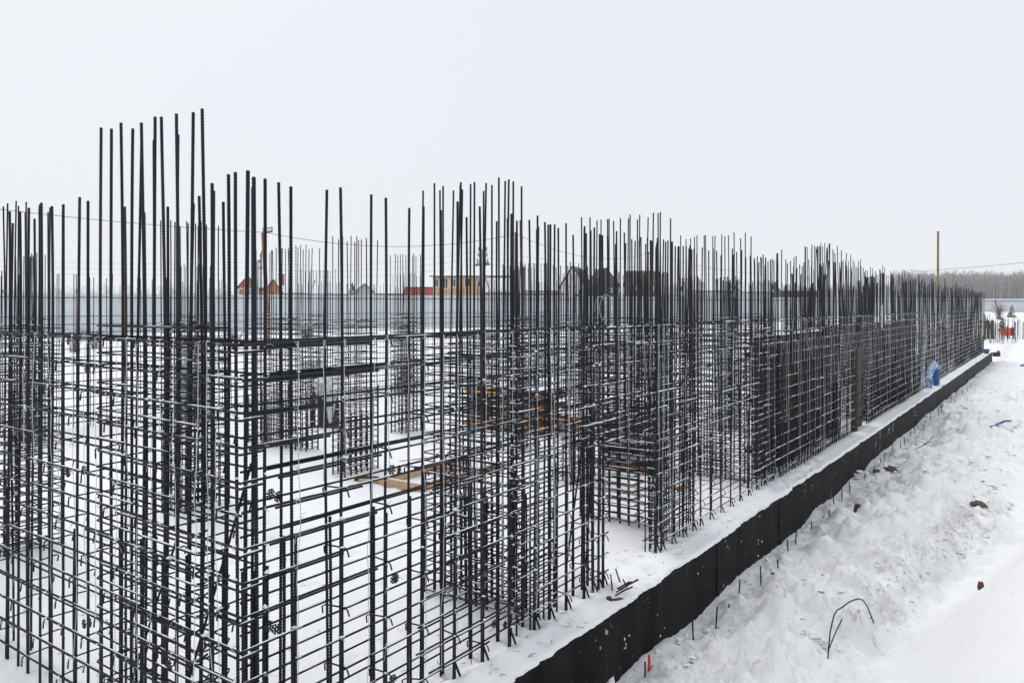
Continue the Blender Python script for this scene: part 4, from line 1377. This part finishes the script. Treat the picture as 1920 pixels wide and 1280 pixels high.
for z in (h - 1.55, h - 1.7):
    ri = Vector((math.sin(R(YAW)), -math.cos(R(YAW)), 0))
    m.tube([tuple(ri * -.75 + Vector((0, 0, z))), tuple(ri * .75 + Vector((0, 0, z + .1)))], .06, 5)
m.build('bracket', STEEL, t)
t, h = pole('timber_post', 68.24, 7.7, 8.86, .10, .08, mat('yellow_brown_post', (.28, .19, .10), .8, .15, col2=(.24, .14, .06), scale=3), 'tall bare wooden post above the far end of the nets', lean=(-.12, -.05))
m = MB(); m.tube([(-.12, -.05, h - .02), (-.12, -.05, h + .03)], .11, 8); m.build('pole_cap', WOOD_OLD, t)

def wire(pts, r, label, name='overhead_cable', mt=STEEL):
    """cable hung from point to point with sag"""
    m = MB()
    q = []
    for (a, b, sag) in pts:
        a = Vector(a); b = Vector(b)
        for i in range(17):
            f = i / 16
            p = a.lerp(b, f); p.z -= sag * 4 * f * (1 - f)
            q.append(p)
    m.tube(q, r, 4)
    o = m.build(name, mt)
    tag(o, label, 'cable')
wire([((10.0, 52.0, 9.4), (28.7, 38.7, 7.45), .35), ((28.7, 38.7, 7.45), (42.48, 30.0, 7.95), .85), ((42.48, 30.0, 7.95), (68.78, 32.75, 8.3), 1.1), ((68.78, 32.75, 8.3), (100, 30, 7.2), .5)], .014, 'black cable strung between the poles from the left edge')
wire([((60, 8.5, 5.6), (68.1, 7.7, 5.9), .1), ((68.1, 7.7, 5.9), (62, -3.2, 6.55), .12)], .012, 'thin cable running from the wooden post to the right edge')
for k, (z, lab) in enumerate([(8.9, 'upper faint power line behind the cages'), (8.2, 'lower faint power line behind the cages'), (7.5, 'lowest faint power line behind the cages')]):
    wire([((30, 108, z), (63.3, 87, z), .5), ((63.3, 87, z), (63.4, 49, z), .9), ((63.4, 49, z), (112, 40, z - .2), .8)], .011, lab, 'power_line', mat('power_line_%d' % k, (.2, .2, .22), .6))

# ------------------------------------------------------------------ houses behind the fence
def at(px_, dist):          # ground position along a bearing (tangent of the angle right of the view axis)
    a = R(YAW)
    return (math.cos(a) * dist + math.sin(a) * px_ * dist, math.sin(a) * dist - math.cos(a) * px_ * dist)
GLASS = mat('window_glass', (.02, .023, .028), .15, .5)
FRAMEW = mat('white_frame', (.72, .73, .75), .5)
def quad_roof(m, pts, th):
    """sloped slab from four corner points, given thickness upward"""
    n = (Vector(pts[1]) - Vector(pts[0])).cross(Vector(pts[3]) - Vector(pts[0])).normalized()
    if n.z < 0: n = -n
    top = [tuple(Vector(p) + n * th) for p in pts]
    m.add(list(pts) + top, [(0, 1, 2, 3), (7, 6, 5, 4), (0, 4, 5, 1), (1, 5, 6, 2), (2, 6, 7, 3), (3, 7, 4, 0)])
def gable_house(r, dist, w, dep, eave, ridge, wall, roofm, label, windows=(), base=1.0, snow=True, turn=0., over=.35, rt=.14, front='gable', chimney=None, bands=()):
    x, y = at(r, dist)
    t = tag(empty('house', (x, y, base), R(YAW - 90 + turn)), label, 'house')
    E = eave - base; Rg = ridge - base
    m = MB()
    hw = w / 2
    if front == 'gable':
        vs = [(-hw, 0, 0), (hw, 0, 0), (hw, 0, E), (0, 0, Rg), (-hw, 0, E), (-hw, dep, 0), (hw, dep, 0), (hw, dep, E), (0, dep, Rg), (-hw, dep, E)]
        m.add(vs, [(0, 1, 2, 3, 4), (9, 8, 7, 6, 5), (1, 6, 7, 2), (5, 0, 4, 9), (4, 3, 8, 9), (3, 2, 7, 8)])
        m.build('wall', wall, t)
        sl = (Rg - E) / hw
        for s in (-1, 1):
            pts = [(0, -over, Rg + .02), (s * (hw + over), -over, E - sl * over + .02), (s * (hw + over), dep + over, E - sl * over + .02), (0, dep + over, Rg + .02)]
            m = MB(); quad_roof(m, pts, rt); rf = m.build('roof', roofm, t)
            if snow is True or snow == s:
                n_up = rt + .03
                pts2 = [(a * .995, b + (.03 if b < 0 else -.03), c + n_up) for a, b, c in pts]
                m = MB(); quad_roof(m, pts2, .16); m.build('roof_snow', SNOW_ROOF, rf)
    else:
        hd = dep / 2
        vs = [(-hw, 0, 0), (hw, 0, 0), (hw, dep, 0), (-hw, dep, 0), (-hw, 0, E), (hw, 0, E), (hw, dep, E), (-hw, dep, E), (-hw, hd, Rg), (hw, hd, Rg)]
        m.add(vs, [(0, 1, 5, 4), (1, 2, 6, 9, 5), (2, 3, 7, 6), (3, 0, 4, 8, 7), (4, 5, 9, 8), (6, 7, 8, 9)])
        m.build('wall', wall, t)
        sl = (Rg - E) / hd
        for s in (0, 1):
            yb = -over if s == 0 else dep + over
            pts = [(-hw - over, yb, E - sl * over + .02), (hw + over, yb, E - sl * over + .02), (hw + over, hd, Rg + .02), (-hw - over, hd, Rg + .02)]
            m = MB(); quad_roof(m, pts, .14); rf = m.build('roof', roofm, t)
            if snow:
                pts2 = [(a, b, c + .17) for a, b, c in pts]
                m = MB(); quad_roof(m, pts2, .18); m.build('roof_snow', SNOW_ROOF, rf)
    for (wx, wz, ww, wh) in windows:
        m = MB(); m.box(wx - ww / 2, wx + ww / 2, -.05, -.004, wz - base, wz - base + wh); wn = m.build('window', FRAMEW, t)
        m = MB(); m.box(wx - ww / 2 + .09, wx - .03, -.07, -.052, wz - base + .09, wz - base + wh - .09); m.build('pane', GLASS, wn)
        m = MB(); m.box(wx + .03, wx + ww / 2 - .09, -.07, -.052, wz - base + .09, wz - base + wh - .09); m.build('pane', GLASS, wn)
    for (bz, bh, bm) in bands:
        m = MB(); m.box(-hw, hw, -.09, -.003, bz - base, bz - base + bh); m.build('trim', bm, t)
    if chimney:
        cx, cy, cw, cz0, cz1, cm = chimney
        m = MB(); m.box(cx - cw / 2, cx + cw / 2, cy, cy + cw, cz0 - base, cz1 - base); m.box(cx - cw / 2 - .08, cx + cw / 2 + .08, cy - .08, cy + cw + .08, cz1 - base, cz1 - base + .12); m.build('chimney', cm, t)
    return t
REDW = mat('red_brick_wall', (.42, .105, .055), .85, .15, var=.25, scale=3)
PINKT = mat('pale_trim', (.62, .50, .48), .7)
K = 140 / 1433.
def zz(py, dist): return 3.0 + (575 - py) / 1433. * dist
def rr(px): return (px - 960) / 1433.
gable_house(rr(465.5), 140, 3.3, 6, zz(537, 140), zz(518.5, 140), REDW, mat('dark_roof', (.05, .042, .04), .8), 'red brick gable left of the rusty pole, behind the fence', bands=[(zz(542, 140), .22, PINKT)], windows=[(-.6, zz(549, 140), .5, .5), (.5, zz(549, 140), .5, .5)], over=.4)
gable_house(rr(513), 139, 3.2, 5, zz(548, 139), zz(525, 139), mat('orange_brick_wall', (.50, .17, .06), .85, var=.2, scale=3), bpy.data.materials['dark_roof'], 'orange red gable right of the rusty pole with brick chimney', chimney=(.55, 2.5, .85, zz(534, 139), zz(514, 139), REDW), over=.3)
gable_house(rr(545), 150, 7.0, 7, zz(549, 150), zz(524, 150), FRAMEW, bpy.data.materials['dark_roof'], 'low house with wide snowy roof right of the red gables', front='eave')
gable_house(rr(612), 150, 8.0, 7, zz(551, 150), zz(529, 150), mat('grey_wall', (.45, .45, .46), .8), bpy.data.materials['dark_roof'], 'long low house under a thick white roof behind the fence', front='eave', chimney=(-3.4, 3.0, .5, zz(535, 150), zz(527, 150), REDW))
gable_house(rr(683), 155, 4.4, 6, zz(550, 155), zz(533, 155), mat('grey_wall_b', (.5, .5, .5), .8), bpy.data.materials['dark_roof'], 'small snowy gable house left of the red roofed shed', turn=20)
gable_house(rr(730), 155, 5.0, 6, zz(551, 155), zz(538, 155), REDW, bpy.data.materials['dark_roof'], 'low white roofed outbuilding behind the fence centre left', front='eave')
t_ = gable_house(rr(785), 128, 4.6, 4, zz(540, 128), zz(539, 128), mat('red_siding', (.50, .10, .07), .7, var=.2, scale=4), mat('brown_edge', (.10, .06, .05), .8), 'red sided shed beside the yellow house', front='eave', snow=False, over=.05)
YB = mat('yellow_brick', (.58, .38, .19), .85, .15, var=.18, scale=5)
RD = mat('brown_roof', (.06, .04, .035), .75)
t = gable_house(rr(885), 120, 12.3, 8, zz(519, 120), zz(515, 120), YB, RD, 'yellow brick house with flat dark eaves and several windows', front='eave', snow=True, over=.5,
    windows=[(-5.6, zz(539, 120), .75, 1.35), (-4.2, zz(541, 120), .9, 1.7), (-2.9, zz(538, 120), .8, 1.3), (-.7, zz(538, 120), 1.0, 1.4), (1.3, zz(538, 120), .9, 1.4), (3.6, zz(538, 120), .9, 1.4)])
for q in (-5.0, -3.5, -1.8, .4, 2.3):
    m = MB(); m.box(q - .12, q + .12, -.10, -.003, 0, zz(520, 120) - 1.0); m.build('pilaster', mat('pale_pilaster', (.66, .55, .40), .8) if 'pale_pilaster' not in bpy.data.materials else bpy.data.materials['pale_pilaster'], t)
gable_house(rr(936), 112, 3.4, 5, zz(548, 112), zz(524, 112), FRAMEW, RD, 'small snow covered shed roof in front of the yellow house', front='eave')
WHITEW = mat('white_plaster', (.70, .69, .67), .8, .15, var=.08, scale=2)
gable_house(rr(1074), 130, 4.2, 9, zz(538, 130), zz(501, 130), WHITEW, mat('dark_red_roof', (.12, .05, .04), .75), 'steep white gabled house with dark verge and square windows', over=.25, turn=-14, snow=-1, rt=.26,
    windows=[(-.05, zz(525, 130), .4, .7), (-.55, zz(542, 130), .42, .8), (.55, zz(542, 130), .5, .85), (.7, zz(557, 130), .6, .6)])
gable_house(rr(1020), 150, 8, 8, zz(545, 150), zz(520, 150), WHITEW, RD, 'white roofed house half hidden left of the steep white gable', front='eave')
SHING = mat('grey_brown_shingles', (.10, .085, .08), .85, .15, col2=(.055, .047, .045), scale=6)
gable_house(rr(1136), 125, 4.2, 6, zz(534, 125), zz(503, 125), mat('dark_brown_wall', (.05, .036, .03), .8, var=.3, scale=4), SHING, 'dark brown gabled house right of the white gable', snow=False, turn=6, over=.3, windows=[(-.8, zz(548, 125), .5, .7), (.8, zz(548, 125), .5, .7)])
gable_house(rr(1208), 135, 4.4, 8, zz(533, 135), zz(507, 135), bpy.data.materials['dark_brown_wall'], SHING, 'second dark house with brown shingle roof behind the bars', snow=False, front='eave', windows=[(-1.2, zz(545, 135), .6, .9), (1.4, zz(545, 135), .6, .9)])
gable_house(rr(1330), 170, 9, 8, zz(545, 170), zz(526, 170), bpy.data.materials['grey_wall'], SHING, 'grey house with snowy roof behind the dense far bars', front='eave')
gable_house(rr(1420), 175, 7, 8, zz(548, 175), zz(535, 175), WHITEW, SHING, 'small white house low behind the far bars', front='eave')
gable_house(rr(1500), 190, 9, 8, zz(545, 190), zz(528, 190), bpy.data.materials['dark_brown_wall'], SHING, 'dark house with white roof at the foot of the wood', front='eave')
m = MB(); ri = Vector((math.sin(R(YAW)), -math.cos(R(YAW)), 0))
yx, yy = at(rr(1000), 108)
t = tag(empty('yellow_fence', (yx, yy, 1.0), R(YAW - 90)), 'thin yellow topped fence line right of the yellow house', 'fence')
m.box(-4.4, 4.4, 0, .06, 0, zz(552, 108) - 1.0); m.build('panel', YB, t)
m = MB(); m.box(-4.45, 4.45, -.05, .11, zz(552, 108) - 1.0 + .002, zz(550, 108) - 1.0); m.build('cap', RD, t)

# ------------------------------------------------------------------ trees
BARKM = mat('grey_winter_wood', (.40, .385, .38), .9, .1, var=.3, scale=.3)
TWIG = mat('winter_twigs', (.33, .305, .305), .9, .1)
TWIGD = mat('dark_twigs', (.07, .055, .045), .9, .1)
def forest(name, label, spots, hmin, hmax, seed):
    rnd = random.Random(seed)
    tr = MB()
    for (x, y) in spots:
        z = gz(x, y) - .3
        h = rnd.uniform(hmin, hmax)
        tx = rnd.gauss(0, .3); ty = rnd.gauss(0, .3)
        r = rnd.uniform(.10, .2)
        tr.tube([(x, y, z), (x + tx * .4, y + ty * .4, z + h * .5), (x + tx, y + ty, z + h)], r, 4, 0, cap=False, r2=.03)
        n = 34
        for k in range(n):
            f = rnd.uniform(.22, 1.0) ** .8
            p = Vector((x + tx * f, y + ty * f, z + h * f))
            a = rnd.uniform(0, 6.283)
            L = (1.15 - f) * h * rnd.uniform(.12, .28) + .5
            up = rnd.uniform(.5, 1.3)
            e = p + Vector((math.cos(a) * L, math.sin(a) * L, up * L))
            w = rnd.uniform(.035, .075)
            s = Vector((-math.sin(a), math.cos(a), .2)) * w
            tr.add([tuple(p - s), tuple(p + s), tuple(e)], [(0, 1, 2)], 1)
            for _ in range(3):
                g = p.lerp(e, rnd.uniform(.3, .9))
                aa = a + rnd.uniform(-1.2, 1.2)
                l2 = L * rnd.uniform(.3, .6)
                e2 = g + Vector((math.cos(aa) * l2, math.sin(aa) * l2, l2 * rnd.uniform(.4, 1.4)))
                s2 = Vector((-math.sin(aa), math.cos(aa), .3)) * w * .8
                tr.add([tuple(g - s2), tuple(g + s2), tuple(e2)], [(0, 1, 2)], 1)
    o = tr.build(name, [BARKM, TWIG])
    tag(o, label, 'forest', kind='stuff')
sp = []
for i in range(2200):
    r = random.uniform(.50, .78) if i % 5 else random.uniform(.2, .5)
    dd = random.uniform(255, 330) if i % 5 else random.uniform(380, 430)
    sp.append(at(r, dd))
forest('forest', 'bare grey winter wood on the horizon at the right', sp, 9.5, 12.5, 3)
sp = []
for i in range(500):
    r = random.uniform(-.78, .25)
    dd = random.uniform(430, 500)
    sp.append(at(r, dd))
forest('far_forest', 'faint far tree line along the horizon at left', sp, 9, 13, 4)

def bush(x, y, h, label, n=60, mt=TWIGD, seed=0):
    rnd = random.Random(seed)
    z = gz(x, y) - .05
    t = tag(empty('bush', (x, y, z)), label, 'bush')
    for grp in range(3):
        m = MB()
        for k in range(n // 3):
            a = rnd.uniform(0, 6.28); s = rnd.uniform(.1, .75)
            p = Vector((rnd.gauss(0, .12), rnd.gauss(0, .12), 0))
            e = p + Vector((math.cos(a) * s * h * .6, math.sin(a) * s * h * .6, h * rnd.uniform(.5, 1)))
            m.tube([p, p.lerp(e, .5) + Vector((0, 0, .1 * h)), e], .012, 3, cap=False, r2=.004)
            for _ in range(4):
                g = p.lerp(e, rnd.uniform(.4, 1)) + Vector((0, 0, .05 * h))
                m.tube([g, g + Vector((rnd.gauss(0, .12), rnd.gauss(0, .12), rnd.uniform(.05, .25))) * h], .006, 3, cap=False)
        m.build('branches', mt, t)
for i, (px, d, h, lab) in enumerate([(140, 46, 1.5, 'bare bush at the fence foot at far left'), (178, 48, 1.2, 'second bare bush at the fence foot beside the first'), (440, 50, 1.3, 'dry bush by the fence behind the corner bars'), (575, 54, 1.2, 'dry bush by the fence left of centre')]):
    x, y = at(rr(px), d)
    bush(x, y, h, lab, 54, seed=i)
x, y = at(rr(1873), 86); bush(x, y, 1.9, 'brown bare shrub in front of the right hand fence', 70, mat('brown_twigs', (.16, .11, .08), .9), 9)
def spruce(x, y, h, label, seed):
    rnd = random.Random(seed)
    z = gz(x, y) - .05
    t = tag(empty('spruce_tree', (x, y, z)), label, 'tree')
    m = MB(); m.tube([(0, 0, 0), (0, 0, h)], .05, 6, r2=.01); m.build('trunk', BARKM, t)
    m = MB(); s = MB()
    for k in range(70):
        f = rnd.uniform(.08, .98)
        a = rnd.uniform(0, 6.28)
        L = (1 - f) * h * .42 + .1
        p = Vector((0, 0, h * f)); e = p + Vector((math.cos(a) * L, math.sin(a) * L, -.18 * L))
        w = Vector((-math.sin(a), math.cos(a), 0)) * L * .22
        mid = p.lerp(e, .55)
        m.add([tuple(p), tuple(mid - w + Vector((0, 0, -.05))), tuple(e), tuple(mid + w + Vector((0, 0, -.05))), tuple(mid + Vector((0, 0, .04)))], [(0, 1, 4), (1, 2, 4), (2, 3, 4), (3, 0, 4), (0, 3, 2, 1)])
        if rnd.random() < .5:
            s.blob(mid + Vector((0, 0, .05)), L * .3, L * .3, .05)
    m.build('crown', mat('spruce_needles', (.035, .05, .04), .85), t)
    tag(s.build('snow', SNOW_BAR, t), kind='stuff')
x, y = at(rr(1880), 78); spruce(x, y, 1.5, 'small snowy spruce on the mound at the right', 2)
x, y = at(rr(1845), 80); spruce(x, y, 1.6, 'low spruce sapling just right of the far net', 5)
x, y = at(rr(1897), 88); spruce(x, y, 1.5, 'small dark spruce close to the right hand fence', 7)

# ------------------------------------------------------------------ light winter haze
m = MB(); m.box(-310, 712, -310, 712, -3.0, 24.0)
hz = m.build('haze', [])
tag(hz, 'thin pale winter haze over the whole site', 'haze', kind='stuff')
hm = bpy.data.materials.new('haze')
hm.use_nodes = True
ht = hm.node_tree
ht.nodes.clear()
ho = ht.nodes.new('ShaderNodeOutputMaterial')
hv = ht.nodes.new('ShaderNodeVolumePrincipled')
hv.inputs['Color'].default_value = (0.99, 0.995, 1.0, 1)
hv.inputs['Density'].default_value = 0.0005
ht.links.new(hv.outputs[0], ho.inputs['Volume'])
hz.data.materials.append(hm)
